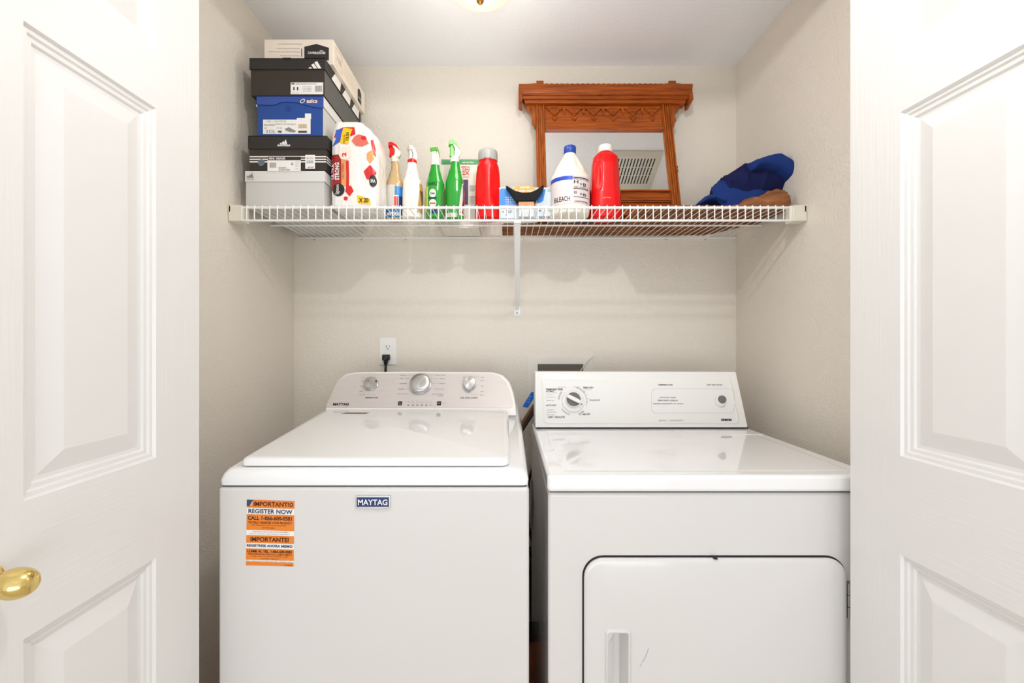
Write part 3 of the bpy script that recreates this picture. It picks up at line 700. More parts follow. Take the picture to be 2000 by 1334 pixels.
# ---- carton behind the green bottles
m_carton = mat('white_carton', (234, 228, 216), .55); m_gstrip = mat('green_carton_strip', (70, 150, 90), .5)
Yc = 1.665; fc = front(Yc)
t = thing('detergent_carton', 'tall white carton with green top strip behind the green spray bottles', 'box', (-.17, 1.72, DK))
(u0, v1), (u1, _) = fc.at(862, 311), fc.at(935, 311)
b = MB(); b.box(u0, u1, Yc, 1.795, DK, v1, m_carton); bo = b.build('carton_body', t, bevel=.001)
b = MB(); b.rect(fc, (u0, fc.at(0, 321.5)[1]), (u1, v1 - .001), .0008, m_gstrip)
T = lambda s_, x0, y1, x1, y0, m, bo_=0: b.text(lambda u, v: fc.pt(u, v, .0012), s_, *fc.at(x0, y1), *fc.at(x1, y0), m, bo_)
m_redi = mat('red_brown_ink', (200, 70, 50), .6)
T('with odor block', 903, 319, 926, 315.5, m_carton, .02)
T('CRISTAL', 900, 328, 918, 324, m_redi, .02); T('CLEAN', 902, 333, 917, 329, m_redi, .03); T('2X', 903, 342, 917, 334, m_redi, .03); T('lavender', 904, 347, 917, 344, m_redi)
b.rect(fc, fc.at(903, 400), fc.at(914.5, 351), .0008, mat('plum_print', (70, 50, 90), .5)); b.rect(fc, fc.at(903, 400), fc.at(908, 372), .0012, m_red)
for i in range(6): b.rect(fc, fc.at(917, 362.5 + i * 2.2), fc.at(929 - i % 2 * 2, 361.7 + i * 2.2), .0008, m_greyink)
for i in range(7): b.rect(fc, fc.at(917, 384 + i * 2.2), fc.at(930 - i % 3 * 2, 383.3 + i * 2.2), .0008, m_greyink)
b.build('print', bo)
# flat white board lying at the back of the shelf
fb = 1.625
t = MB(); t.box(-.405, -.235, fb + .03, 1.79, DK, DK + .0025, m_carton)
# kept clear of the carton, which stands on it only beyond its own footprint


# ---- dryer sheet carton with black tray
Ys = 1.535; fs_ = front(Ys)
t = thing('dryer_sheet_carton', 'low blue and white carton beside the white bleach jug', 'box', (.07, 1.57, DK), group=None)
(u0, _), (u1, _) = fs_.at(975, 400), fs_.at(1081, 400); v1 = fs_.at(0, 366)[1]
b = MB(); b.box(u0, u1, Ys, Ys + .042, DK, v1, mat('pale_blue_carton', (214, 226, 234), .5)); bo = b.build('carton_body', t, bevel=.0015)
b = MB(); m_skyb = mat('sky_blue_print', (70, 140, 215), .5)
b.flat(fs_, [fs_.at(*q) for q in ((975.3, 401), (975.3, 371), (979, 368), (1000, 368), (1012, 392), (1012, 401))], .0006, m_skyb)
b.flat(fs_, [fs_.at(*q) for q in ((1066, 369), (1061, 392), (1056, 396), (1048, 397), (1050, 386), (1060, 371))], .0006, mat('mid_blue_print', (30, 120, 210), .5))
b.flat(fs_, [fs_.at(*q) for q in ((1012, 397), (1048, 393), (1046, 401), (1010, 402))], .0006, mat('orange_peach_print', (226, 160, 100), .5))
T = lambda s_, x0, y1, x1, y0, m, bo_=0: b.text(lambda u, v: fs_.pt(u, v, .0012), s_, *fs_.at(x0, y1), *fs_.at(x1, y0), m, bo_)
for k in range(4): T('soft fresh', 987, 387 + k * 4.3, 1006, 384 + k * 4.3, m_white)
T('TRUE', 988, 416, 999, 411, m_greyink, .02); T('La', 988, 421, 992, 418, m_ink, .03); T('Y', 981, 416, 984, 412, m_ink, .03)
for k in range(6):
    T('net contents', 1020, 413.5 + k * 2.6, 1030, 412 + k * 2.6, m_greyink); T('sheets per box', 1034, 413.5 + k * 2.6, 1046, 412 + k * 2.6, m_greyink)
T('120', 1052, 413, 1057, 410.5, m_ink, .02); T('7 oz', 1070, 413, 1075, 410.5, m_ink, .02); T('WARNING', 1049, 427, 1075, 422, mat('maroon_ink', (120, 60, 50), .6), .03)
T('SHEETS', 1069, 375, 1079, 368, m_greyink)
b.build('print', bo)
Yt = 1.505; ft = front(Yt)
t2 = thing('black_caddy', 'black flared plastic holder with orange refill in front of blue and white carton', 'holder', (.055, 1.51, DK))
b = MB()
pts = [ft.at(*q) for q in ((988, 363.5), (990, 362.5), (1006, 372.5), (1020, 376), (1036, 375.5), (1047, 371), (1061, 360.5), (1062.5, 363), (1062, 368), (1052, 382), (1046.5, 391.5), (1009, 392.5), (1004, 386), (999, 378))]
b.prism(ft, pts, -.028, 0, mat('deep_black_plastic', (7, 7, 7), .5, spec=.15)); hb = b.build('holder_body', t2, bevel=.001)
b = MB()
z_ = ft.at(0, 392.5)[1]; xa = ft.at(1013, 0)[0]; xb = ft.at(1043, 0)[0]
zq = ft.at(0, 401)[1]; b.box(xa, xb, Yt + .006, Yt + .024, DK, zq, mat('frosted_clear_plastic', (214, 220, 222), .2, coat=.3)); b.box(xa, xb, Yt + .006, Yt + .024, zq, z_, mat('amber_plastic', (214, 150, 88), .25, coat=.3)); b.build('foot', t2)
b = MB(); fo = front(Yt + .010); el = []
for i in range(28):
    a = 2 * PI * i / 28; el.append(fo.at(1024 + 24 * math.cos(a), 374 - 12 * math.sin(a)))
b.prism(fo, el, -.008, 0, mat('orange_yellow_label', (250, 164, 30), .4)); rf = b.build('refill', t2, bevel=.001)
b = MB(); b.text(lambda u, v: fo.pt(u, v, .0008), 'power', *fo.at(1016, 369.5), *fo.at(1035, 364.5), m_cardw, .03); b.text(lambda u, v: fo.pt(u, v, .0008), 'Fresh mist', *fo.at(1007, 375.5), *fo.at(1043, 369.5), m_cardw, .03); b.build('lettering', rf)

# ------------------------------------------------------------------ antique mirror
LEAN = R(14)
fm = Frame((.33, 1.775, 2.27), (1, 0, 0), (0, math.sin(LEAN), math.cos(LEAN)))
mr = thing('wall_mirror', 'carved cherry wood framed mirror leaning on the back wall', 'mirror', (.33, 1.65, DK + .012))
v_bot = (DK + .014 - 2.27) / math.cos(LEAN)
uL0, uL1 = fm.at(1045, 300)[0], fm.at(1064, 300)[0]; uR0, uR1 = fm.at(1303, 300)[0], fm.at(1325, 300)[0]
# use symmetric stiles
uin = (fm.at(1065, 252)[0], fm.at(1297, 252)[0]); wst = .037
vt = fm.at(0, 205)[1]; vgl = fm.at(1180, 252)[1]; vlow = fm.at(1180, 373)[1]
for (a_, c_) in ((uin[0] - wst, uin[0]), (uin[1], uin[1] + wst)):
    b = MB(); b.fbox(fm, a_, c_, v_bot, vt, -.026, -.004, m_woodv)
    for i in range(4):
        u = a_ + .003 + i * .0088; b.fbox(fm, u, u + .0055, v_bot + .002, vt, -.004, .000 if i % 3 else .003, m_woodv)
    b.build('stile', mr, bevel=.0015, seg=2)
b = MB(); b.fbox(fm, uin[0], uin[1], vgl, vt, -.024, -.008, m_wood)
b.fbox(fm, uin[0], uin[1], vgl, vgl + .010, -.01, .0, m_wood)
b.build('frieze', mr, bevel=.0015, seg=2)
b = MB(); fw = uin[1] - uin[0]; nd = 6; dw = fw / nd; vtop = fm.at(0, 206)[1]; hgt = dw * .60
for i in range(nd):
    c_ = uin[0] + dw * (i + .5)
    b.prism(fm, [(c_ - dw * .46, vtop), (c_ + dw * .46, vtop), (c_ + dw * .44, vtop - .008), (c_, vtop - hgt), (c_ - dw * .44, vtop - .008)], -.008, -.0015, m_wood)
    for k in (0, 1):
        s1 = (.30, .14)[k]; v_c = vtop - hgt * .42
        for sx, sy in ((1, 1), (1, -1), (-1, 1), (-1, -1)):
            A = (c_ + sx * dw * s1, v_c); B = (c_, v_c + sy * dw * s1 * .9)
            if sy > 0: B = (c_, min(B[1], vtop - .001))
            w = .0022
            b.prism(fm, [A, B, (B[0], B[1] - sy * w * 1.6), (A[0] - sx * w * 1.6, A[1])], -.0015, .0005, m_wood)
    v2 = vtop - hgt
    b.prism(fm, [(c_ - .010, v2 + .001), (c_, v2 - .005), (c_ + .010, v2 + .001), (c_ + .009, v2 - .010), (c_, v2 - .022), (c_ - .009, v2 - .010)], -.008, -.002, m_wood)
    b.prism(fm, [(c_ - .006, v2 - .007), (c_, v2 - .0105), (c_ + .006, v2 - .007), (c_, v2 - .018)], -.002, .0005, m_wood)
    if i < nd - 1:
        e_ = uin[0] + dw * (i + 1); b.prism(fm, [(e_ - dw * .13, vtop), (e_ + dw * .13, vtop), (e_, vtop - hgt * .88)], -.008, -.002, m_wood)
b.build('carved_pendants', mr, bevel=.0006, seg=1)
# cornice
uc0, uc1 = fm.at(1013, 190)[0], fm.at(1347, 190)[0]
vc = [fm.at(1180, y)[1] for y in (205, 200, 196, 193, 188, 181.5, 178.5)]
b = MB()
prof = [(vc[0], -.02, .026), (vc[0], .010, .024), (vc[1], .012, .020), (vc[1], .020, .012), (vc[2], .022, .010), (vc[2], .030, .005), (vc[3] , .028, .004), (vc[4], .034, .002), (vc[5], .038, .0), (vc[6], .038, .0), (vc[6], -.02, .0)]
b.ring([[fm.pt(uc0 + i_, v, n_) for v, n_, i_ in prof], [fm.pt(uc1 - i_, v, n_) for v, n_, i_ in prof]], m_wood)
for p_, q_ in ((1012.5, 1020), (1347.5, 1340)):
    ua_, ub_ = fm.at(p_, 200)[0], fm.at(q_, 200)[0]
    b.prism(fm, [(ua_, vc[5]), (ub_, vc[5]), (ub_, vc[0] - .012), (ua_ + (ub_ - ua_) * .6, vc[0] - .011), (ua_ + (ub_ - ua_) * .1, vc[0] - .005), (ua_, vc[0])], -.02, .0325, m_wood)
b.build('cornice', mr, bevel=.0012, seg=2)
b = MB(); vb = vc[6]
ua, ub = fm.at(1061, 176)[0], fm.at(1300, 176)[0]
pts = [(ua, vb)]; ns = 24
for i in range(ns):
    a0 = ua + (ub - ua) * i / ns; w = (ub - ua) / ns
    for k in range(5): pts.append((a0 + w * (.08 + .84 * k / 4), vb + .0035 + .0035 * math.sin(PI * k / 4)))
pts.append((ub, vb)); b.prism(fm, pts[::-1], .012, .034, m_wood)
for x0, x1 in ((1046.5, 1060.5), (1300.5, 1314)):
    (p, _), (q, _) = fm.at(x0, 176), fm.at(x1, 176); b.fbox(fm, p, q, vb, fm.at(0, 171.5)[1], .010, .036, m_wood)
for sgn, p, q in ((1, 1018, 1046), (-1, 1343, 1315)):
    P_ = [fm.at(p, 178.5)[0], fm.at(q, 178.5)[0]]; L_ = P_[1] - P_[0]
    b.prism(fm, [(P_[0], vb), (P_[0] + L_ * .08, vb + .003), (P_[0] + L_ * .17, vb + .004), (P_[0] + L_ * .26, vb), (P_[0] + L_ * .45, vb + .001), (P_[0] + L_ * .75, vb + .0065), (P_[1], vb + .008), (P_[1], vb)], .012, .034, m_wood)
b.build('scalloped_crest', mr, bevel=.0008, seg=1)
# shaped side brackets
def ear(side):
    b = MB(); base = uin[0] - wst if side < 0 else uin[1] + wst
    q = [(0, vt), (.037, vt), (.037, vt - .010), (.033, vt - .018), (.024, vt - .026), (.018, vt - .036), (.014, vt - .048), (.012, vt - .054), (.016, vt - .060), (.0165, vt - .072), (.012, vt - .082), (.006, vt - .088), (.008, vt - .094), (.003, vt - .101), (0, vt - .103)]
    b.prism(fm, [(base + side * u, v) for u, v in q], -.022, -.002, m_woodv)
    b.build('side_bracket', mr, bevel=.0015, seg=2)
ear(-1); ear(1)
b = MB(); b.fbox(fm, uin[0], uin[1], v_bot + .03, vlow, -.022, -.006, m_wood); b.fbox(fm, uin[0], uin[1], vlow - .002, vlow + .004, -.012, .004, m_wood)
b.fbox(fm, uin[0], uin[1], vlow - .040, vlow - .034, -.008, .001, m_wood); b.fbox(fm, uin[0], uin[1], vlow - .048, vlow - .044, -.008, .002, m_wood)
b.build('lower_rail', mr, bevel=.0015, seg=2)
b = MB(); b.fbox(fm, uin[0], uin[1], vlow, vgl, -.014, -.011, m_mirror); b.build('mirror_glass', mr)
b = MB(); b.fbox(fm, uin[0] - .004, uin[1] + .004, v_bot + .02, vt - .01, -.029, -.0262, mat('pine_back_board', (150, 110, 70), .7)); b.build('back_board', mr)
b = MB(); uh, vh = fm.at(1327.5, 326)
base = uin[1] + wst
for s_ in (-1, 1):
    pass
b.prism(fm, [(base, vh - .016), (base + .005, vh - .016), (base + .0075, vh - .011), (base + .005, vh), (base + .0075, vh + .011), (base + .004, vh + .016), (base, vh + .016)], -.016, -.012, mat('aged_bronze', (90, 60, 40), .4, metal=.6))
b.build('side_hinge', mr)

# ------------------------------------------------------------------ suede blanket and blue cloth
def fsmooth(a, c, x):
    t = max(0, min(1, (x - a) / (c - a))); return t * t * (3 - 2 * t)
m_suede = mat('brown_suede', (160, 104, 66), .9, bump=(60, (1, 1, 1), .5, .004), var=(14, (1, 3, 3), (108, 72, 50), .35, .65), spec=.1)
def blanket():
    b = MB(); nx, ny = 150, 44; x0, x1 = -.018, .930
    top = []; bot = []
    for i in range(nx + 1):
        x = x0 + (x1 - x0) * i / nx
        yf = 1.625 - fsmooth(.415, .445, x) * .21 + .006 * noise.noise(V(x * 12, 0, 0))
        ybk = 1.788 - fsmooth(.80, .93, x) * .17
        ra, rb = [], []
        for j in range(ny + 1):
            v = j / ny; y = yf + (ybk - yf) * v
            e1 = min(1, v / .10); e2 = min(1, (1 - v) / .06); ex = min(1, (x - x0) / .02, (x1 - x) / .028)
            rim = math.sqrt(max(0, 1 - (1 - min(e1, e2, ex)) ** 2))
            under = fsmooth(1.60, 1.66, y) * (1 - fsmooth(.70, .74, x))
            th = .012
            open_ = (1 - fsmooth(1.57, 1.66, y)) * fsmooth(.40, .50, x)
            fold = abs(noise.noise(V(x * 14 + 3, y * 30, 1))) * .03 + .012 * noise.noise(V(x * 30, y * 60, 5))
            th += open_ * (.004 + max(0, fold) * .5)
            # rolled end bulge at the right
            bulge = 1 - fsmooth(1.52, 1.60, y)
            th += bulge * (.024 * fsmooth(.765, .81, x) + .020 * fsmooth(.835, .87, x) + .014 * fsmooth(.76, .80, x) * abs(noise.noise(V(x * 26, y * 18, 9))))
            th = min(th, .010 + (.060 if y < 1.60 else .0) * fsmooth(.745, .80, x) + (.006 if y < 1.58 else 0))
            ra.append(V(x, y, DK + .0006 + .001 + (th - .001) * rim)); rb.append(V(x, y, DK + .0006 + .0035 * (1 - rim)))
        top.append(ra); bot.append(rb)
    k = ny + 1; vs_ = [p for r in top for p in r] + [p for r in bot for p in r]; o = (nx + 1) * k; fs = []
    for i in range(nx):
        for j in range(ny):
            a = i * k + j; fs.append((a, a + k, a + k + 1, a + 1)); fs.append((o + a, o + a + 1, o + a + k + 1, o + a + k))
    for i in range(nx):
        a = i * k; fs.append((a, o + a, o + a + k, a + k)); a = i * k + ny; fs.append((a, a + k, o + a + k, o + a))
    for j in range(ny):
        fs.append((j, j + 1, o + j + 1, o + j)); a = nx * k + j; fs.append((a, o + a, o + a + 1, a + 1))
    b.add(vs_, fs, m_suede)
    return b.build('folded_blanket', smooth=80)
tag(blanket(), 'brown suede blanket spread along the wire shelf under the mirror and blue cloth', 'blanket')

m_cloth = mat('royal_blue_cloth', (30, 54, 118), .85, bump=(400, (1, 1, 1), .25, .001), spec=.15); m_cloth2 = mat('navy_cloth', (28, 32, 74), .9, bump=(260, (1, 1, .6), .4, .002), spec=.1)
def sheet(b, keys, yc, dep, m, thick=0, seed=0, amp=.006, nx=60, ns=40, flat_b=True):
    """cloth heap lofted along x: keys = (px, top px, bottom px) read at depth yc; dep = half depth"""
    s = F / yc; rings = []
    def ip(x, k):
        for i in range(len(keys) - 1):
            if x <= keys[i + 1][0] or i == len(keys) - 2:
                t = (x - keys[i][0]) / (keys[i + 1][0] - keys[i][0]); t = max(0, min(1, t)); return keys[i][k] + (keys[i + 1][k] - keys[i][k]) * t
    for i in range(nx + 1):
        px = keys[0][0] + (keys[-1][0] - keys[0][0]) * i / nx
        zt = H + (CY - ip(px, 1)) / s; zb = H + (CY - ip(px, 2)) / s; x = (px - CX) / s
        e = min(1, i / 4, (nx - i) / 4) ** .5; zm = (zt + zb) / 2; hh = max(.002, (zt - zb) / 2)
        ring = []
        for j in range(ns):
            a = 2 * PI * j / ns; c_, s_ = math.cos(a), math.sin(a)
            y = yc + dep * (.35 + .65 * e) * sgnpow(c_, .8); z = zm + hh * sgnpow(s_, .75)
            nn = noise.noise(V(x * 16 + seed, y * 14, z * 22)); rg = (1 - abs(noise.noise(V(x * 12 + z * 14 + seed, y * 10, z * 12 - x * 8))) * 2) ** 3
            q = V(x, y, z); d = (q - V(x, yc, zm)); d = d.normalized() if d.length > 1e-6 else V(0, 0, 1)
            q = q + d * (amp * 1.3 * nn + amp * 2.0 * (rg - .4)) * (1 if z > zm - hh * .7 else .2)
            ring.append(q)
        rings.append(ring)
    b.ring(rings, m)
b = MB()
sheet(b, [(1397, 362, 397), (1412, 346, 398), (1432, 334, 398), (1455, 324, 397), (1478, 318, 394), (1505, 322, 390), (1530, 340, 380)], 1.56, .075, m_cloth2, seed=2, amp=.005)
sheet(b, [(1452, 325, 345), (1470, 319, 342), (1500, 311, 350), (1515, 318, 362), (1532, 330, 374), (1543, 342, 378)], 1.53, .085, m_cloth, seed=5, amp=.003)
# front flap: a hanging sheet with a crisp upper edge
flap = [(1389, 366, 372), (1396, 362, 384), (1404, 352, 396), (1416, 354, 402), (1432, 355, 402), (1448, 360, 402), (1462, 363, 402), (1476, 361, 402), (1490, 354, 399), (1504, 349, 394), (1520, 353, 387), (1532, 358, 380)]
fl_y = lambda px: 1.475 + .03 * fsmooth(1470, 1535, px)
rows = []
NX = 64
def ipf(x, k):
    for i in range(len(flap) - 1):
        if x <= flap[i + 1][0] or i == len(flap) - 2:
            t = max(0, min(1, (x - flap[i][0]) / (flap[i + 1][0] - flap[i][0]))); return flap[i][k] * (1 - t) + flap[i + 1][k] * t
for side in (0, 1):
    g = []
    for i in range(NX + 1):
        px = flap[0][0] + (flap[-1][0] - flap[0][0]) * i / NX; col = []
        for j in range(13):
            v = j / 12; y = fl_y(px) + .035 * v ** 2 + .006 * noise.noise(V(px * .03, v * 2, 3)) + .0035 * side + .012 * (1 - v) * 0
            s = F / y; py = ipf(px, 2) * (1 - v) + ipf(px, 1) * v
            z = max(H + (CY - py) / s, DK + .013 + .03 * fsmooth(1440, 1500, px)); col.append(V((px - CX) / s, y, z))
        g.append(col)
    rows.append(g)
vs_ = [p for g in rows for c_ in g for p in c_]; o_ = (NX + 1) * 13; fs = []
for i in range(NX):
    for j in range(12):
        a = i * 13 + j; fs.append((a, a + 13, a + 14, a + 1)); fs.append((o_ + a, o_ + a + 1, o_ + a + 14, o_ + a + 13))
    a = i * 13; fs.append((a, o_ + a, o_ + a + 13, a + 13)); a += 12; fs.append((a, a + 13, o_ + a + 13, o_ + a))
for j in range(12):
    fs.append((j, j + 1, o_ + j + 1, o_ + j)); a = NX * 13 + j; fs.append((a, o_ + a, o_ + a + 1, a + 1))
b.add(vs_, fs, m_cloth)
sheet(b, [(1362, 399, 402), (1370, 390, 401), (1380, 384, 398), (1390, 383, 396), (1402, 388, 401), (1412, 392, 402)], 1.50, .04, m_cloth, seed=8, amp=.003)
tag(b.build('crumpled_cloth', smooth=70), 'crumpled royal blue cloth heaped on the brown blanket', 'cloth')

# ------------------------------------------------------------------ outlet, plug, dryer vent box
fwall = front(YB)
t = thing('wall_outlet', 'white duplex wall outlet above the washer', 'outlet', (fwall.at(758, 0)[0], YB, 1.2))
b = MB(); a_ = fwall.at(742, 712.5); c_ = fwall.at(774.5, 659.5); b.fbox(fwall, a_[0], c_[0], a_[1], c_[1], 0, .005, m_plastic); pl = b.build('cover_plate', t, bevel=.0015)
b = MB()
for cy in (678, 698):
    u, v = fwall.at(758.5, cy); b.prism(fwall, [(u + .0165 * max(-.94, min(.94, math.cos(k * PI / 14) * 1.1)), v + .0145 * math.sin(k * PI / 14)) for k in range(28)], .005, .0075, m_plastic)
b.build('socket', t, bevel=.0006)
b = MB(); u, v = fwall.at(758.5, 678)
b.fbox(fwall, u - .0075, u - .0053, v - .001, v + .007, .0076, .008, m_black); b.fbox(fwall, u + .005, u + .007, v, v + .006, .0076, .008, m_black)
b.prism(fwall, disc(fwall, u, v - .007, .0026, 12), .0076, .008, m_black); b.build('slots', t)
t = thing('power_cord', 'black plug and power cord in the wall outlet', 'cord', (fwall.at(756, 0)[0], YB - .02, 1.1))
b = MB(); u, v = fwall.at(756, 697)
b.ring([[fwall.pt(x, y, n_) for x, y in rr(u - w, u + w, v - h0, v + h1, .004, 3)] for n_, w, h0, h1 in ((.008, .015, .013, .010), (.020, .0155, .014, .0105), (.030, .011, .014, .007), (.034, .006, .012, .003))], m_black)
b.ring([[V(u + w * math.cos(k * PI / 6), YB - .02 + w * .8 * math.sin(k * PI / 6), z) for k in range(12)] for z, w in ((v - .008, .011), (v - .026, .008), (v - .03, .0065), (v - .036, .005))], m_black)
b.build('plug', t, 50)
b = MB(); b.tube([(u, YB - .02, v - .03), (u - .001, YB - .021, v - .08), (u, YB - .022, v - .15), (u + .01, YB - .03, v - .3), (u + .02, YB - .04, v - .6)], .0048, m_black, 12); b.build('cable', t, 60)
# recessed utility box
t = thing('utility_box', 'grey white recessed wall box with dark opening behind the dryer', 'box', (.21, YB, 1.05))
a_ = fwall.at(1031, 800); c_ = fwall.at(1157, 694); h0 = fwall.at(1050, 790); h1 = fwall.at(1139, 711)
m_ub = mat('putty_white', (230, 226, 218), .5)
b = MB(); b.fbox(fwall, a_[0], c_[0], h1[1], c_[1], 0, .004, m_ub); b.fbox(fwall, a_[0], h0[0], a_[1], h1[1], 0, .004, m_ub); b.fbox(fwall, h1[0], c_[0], a_[1], h1[1], 0, .004, m_ub); b.fbox(fwall, h0[0], h1[0], a_[1], h0[1], 0, .004, m_ub)
b.build('box_flange', t)
b = MB(); b.fbox(fwall, h0[0], h1[0], h0[1], h1[1], .0004, .0022, mat('brown_grey_recess', (98, 90, 86), .6)); b.build('opening', t)
b = MB(); p = [fwall.at(*q) for q in ((1157, 695), (1146, 706), (1133, 724))]
b.tube([fwall.pt(p[0][0], p[0][1], .007), fwall.pt(p[1][0], p[1][1], .009), fwall.pt(p[2][0], p[2][1], .012), fwall.pt(p[2][0] - .01, p[2][1] - .03, .02)], .0018, m_ub, 8); b.build('string', t, 50)

# ------------------------------------------------------------------ washer
wa = thing('washing_machine', 'white top loading washer with silver control panel and orange sticker', 'washing machine', (-.30, 1.32, 0))
b = MB(); b.box(-.653, .0505, .983, 1.66, .03, .8905, m_enamel_dim); b.build('cabinet', wa, bevel=.008, seg=4)
for x in (-.62, .02):
    for y in (1.02, 1.62):
        b = MB(); b.lathe((x, y, 0), (0, 0, 1), [(.02, .004), (.02, .015), (.01, .018), (.01, .034)], m_black, 16); b.build('foot', wa, 40)
b = MB(); b.box(-.647, .0445, .99, 1.655, .889, .897, m_dark); b.build('seam', wa)
dz = lambda y, z: z + .085 * (y - .983)
b = MB(); SL = []
for z, i, r in ((.8945, .001, .012), (.906, .0, .012), (.918, .004, .014), (.926, .010, .018), (.9285, .016, .02)):
    SL.append([V(x, y, z + (.085 * (y - .983) if z > .9 else 0)) for x, y in rr(-.6515 + i, .0495 - i, .983 + i, 1.66, r, 6)])
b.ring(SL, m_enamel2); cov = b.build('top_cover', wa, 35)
b = MB(); b.ring([[V(x, y, dz(y, z)) for x, y in rr(-.606, .0005, 1.010, 1.45, .015, 5)] for z in (.9288, .9325)], m_dark); b.build('lid_gap_shade', wa)  # dark slab put in for the shadow gap under the lid
b = MB(); SL = []
for z, i in ((.9312, .002), (.9330, .0), (.9400, .0), (.9450, .002), (.9478, .006), (.9488, .012)):
    SL.append([V(x, y, dz(y, z)) for x, y in rr(-.616 + i, .0055 - i, 1.001 + i, 1.468, .018, 6)])
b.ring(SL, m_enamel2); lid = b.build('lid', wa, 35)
b = MB(); g_ = [V(x, y, dz(y, .9489)) for x, y in ((-.540, 1.412), (-.458, 1.412), (-.450, 1.430), (-.526, 1.430))]
b.add(g_, [(0, 1, 2, 3)], mat('brown_slot', (98, 84, 78), .5)); b.build('vent_slot', lid)
YC0, ZC0, YC1, ZC1 = 1.478, .9888, 1.56, 1.110
fk = Frame((-.3, YC0, ZC0), (1, 0, 0), (0, YC1 - YC0, ZC1 - ZC0))
out = [(633, 812), (636, 797), (652, 758), (661, 742), (675, 731), (694, 727), (800, 726), (962, 727), (981, 732), (995, 746), (1003, 768), (1007, 790), (1009, 812)]
b = MB(); b.prism(fk, fk.pts(out), 0, 0, m_plastic, back=(.004, .115, -.012)); con = b.build('control_console', wa, bevel=.004, seg=3)
b = MB(); ins = [(639, 796.5), (638, 791), (654, 757), (663, 743), (677, 733), (696, 729.8), (800, 729), (958, 729.5), (976, 734.5), (989, 747), (996, 765), (1002, 787), (1001, 795), (997, 797)]
b.prism(fk, fk.pts(ins), -.002, .0009, m_silver); pan = b.build('control_panel', con)
b = MB(); e = .0012
T = lambda s_, x0, y1, x1, y0, m=m_ink, bo_=0: b.text(lambda u, v: fk.pt(u, v, e), s_, *fk.at(x0, y1), *fk.at(x1, y0), m, bo_)
T('MAYTAG', 650, 792.5, 682, 787, m_ink, .05); T('TEMPERATURE', 712, 778.5, 738.5, 776, m_ink, .03); T('SOIL LEVEL & RINSE', 899, 778.8, 932.5, 776, m_ink, .03)
for s_, x0, y_, x1 in (('Hot', 707, 738, 711), ('Warm', 706, 744.5, 713.5), ('Cool', 704, 754.5, 710.5), ('Cold', 702, 764.5, 708), ('Tap Cold', 701, 771.5, 713),
    ('Normal', 782, 733.3, 793.5), ('Bulky Items', 781, 740, 800), ('Towels', 780, 749.5, 795), ('Colors', 778, 760, 790.5), ('Rinse & Spin', 777, 769.8, 797),
    ('Quick Wash', 851, 733.3, 870), ('Whites', 859, 740.2, 869), ('Delicate', 858, 749.5, 869), ('Heavy Duty', 848, 760.3, 867.5), ('Clean Washer', 844, 769.8, 867), ('with affresh', 854, 773.2, 866.5),
    ('Normal', 904, 737, 914), ('Auto', 940, 737, 945), ('Deep', 938, 744, 945), ('High', 939, 754.8, 944.5), ('Light', 938.5, 765, 945), ('Extra', 938, 771.8, 944.5)):
    T(s_, x0, y_ + 1, x1, y_ - 1.1)
for x0, x1, y_ in ((713, 733, 737.6), (715, 733, 771.3), (795, 818, 733), (802, 806, 740), (798, 803, 749.5), (793, 800, 760), (828, 848, 733), (842, 857, 740), (844, 856, 749.3), (921, 936, 771.3), (920, 937, 736.8)):
    b.rect(fk, fk.at(x0, y_ + .25), fk.at(x1, y_ - .15), e, m_greyink)
b.rect(fk, fk.at(777, 792), fk.at(786, 784), e, m_ink); T('a', 779.3, 790.5, 783.8, 785.8, m_white, .05)
b.rect(fk, fk.at(853, 792), fk.at(862, 784), e, m_ink); T('pw', 853.8, 790.5, 861, 786, m_white, .03); T('click', 864, 789, 871, 787, m_greyink)
for i, x in enumerate((797.5, 806.5, 815, 823.8, 832.8, 841.7)):
    b.rect(fk, fk.at(x - 1.8, 792.3), fk.at(x + (1.8 if i < 5 else .4), 790.8), e, m_ink); T(('fill', 'lid', 'wash', 'rinse', 'spin', 'done')[i], x - 2.5, 786.5, x + 2.5, 784.2, m_greyink)
b.rect(fk, fk.at(799, 788.9), fk.at(841, 788.6), e, m_greyink)
b.build('printed_legend', con)
def knob(px, py, r, h, notch=None, pointer=None):
    u, v = fk.at(px, py); p = fk.pt(u, v, .001) - wa.location
    b = MB(); b.lathe((0, 0, 0), (0, 0, 1), [(r * 1.08, 0), (r * 1.05, .004), (r * .98, .004), (r * .98, h * .7), (r * .96, h * .92), (r * .90, h), (r * .5, h + .0004), (.0002, h + .0006)], m_chrome, 48)
    if pointer is not None:
        a = pointer; c_, s_ = math.cos(a), math.sin(a)
        fr = Frame((0, 0, 0), (1, 0, 0), (0, 1, 0)); b.prism(fr, [(r * math.cos(a - .6), r * math.sin(a - .6)), (r * 1.28 * c_, r * 1.28 * s_), (r * math.cos(a + .6), r * math.sin(a + .6))], .003, h * .95, m_chrome)
    o = b.build('knob', con, 40, local=True); o.location = p
    M = Matrix((fk.u, fk.v, fk.n)).transposed(); o.rotation_euler = M.to_euler()
    if notch is not None:
        b = MB(); b.box(r * .80, r * .99, -.0028, .0028, h * .93, h + .0012, m_ink); q = b.build('pointer_mark', o, local=True); q.rotation_euler = (0, 0, notch)
knob(725.5, 751.5, .0235, .019, notch=.15); knob(822, 752, .0365, .022); knob(917, 751.5, .0235, .020, pointer=-PI / 2)
u, v = fk.at(822, 731.5); b = MB(); b.flat(fk, [(u - .005, v), (u + .005, v), (u, v + .004)], .0013, m_ink); b.build('dial_arrow', con)
ff = Frame((-.3, .983, .9), (1, 0, 0), (0, 0, 1))
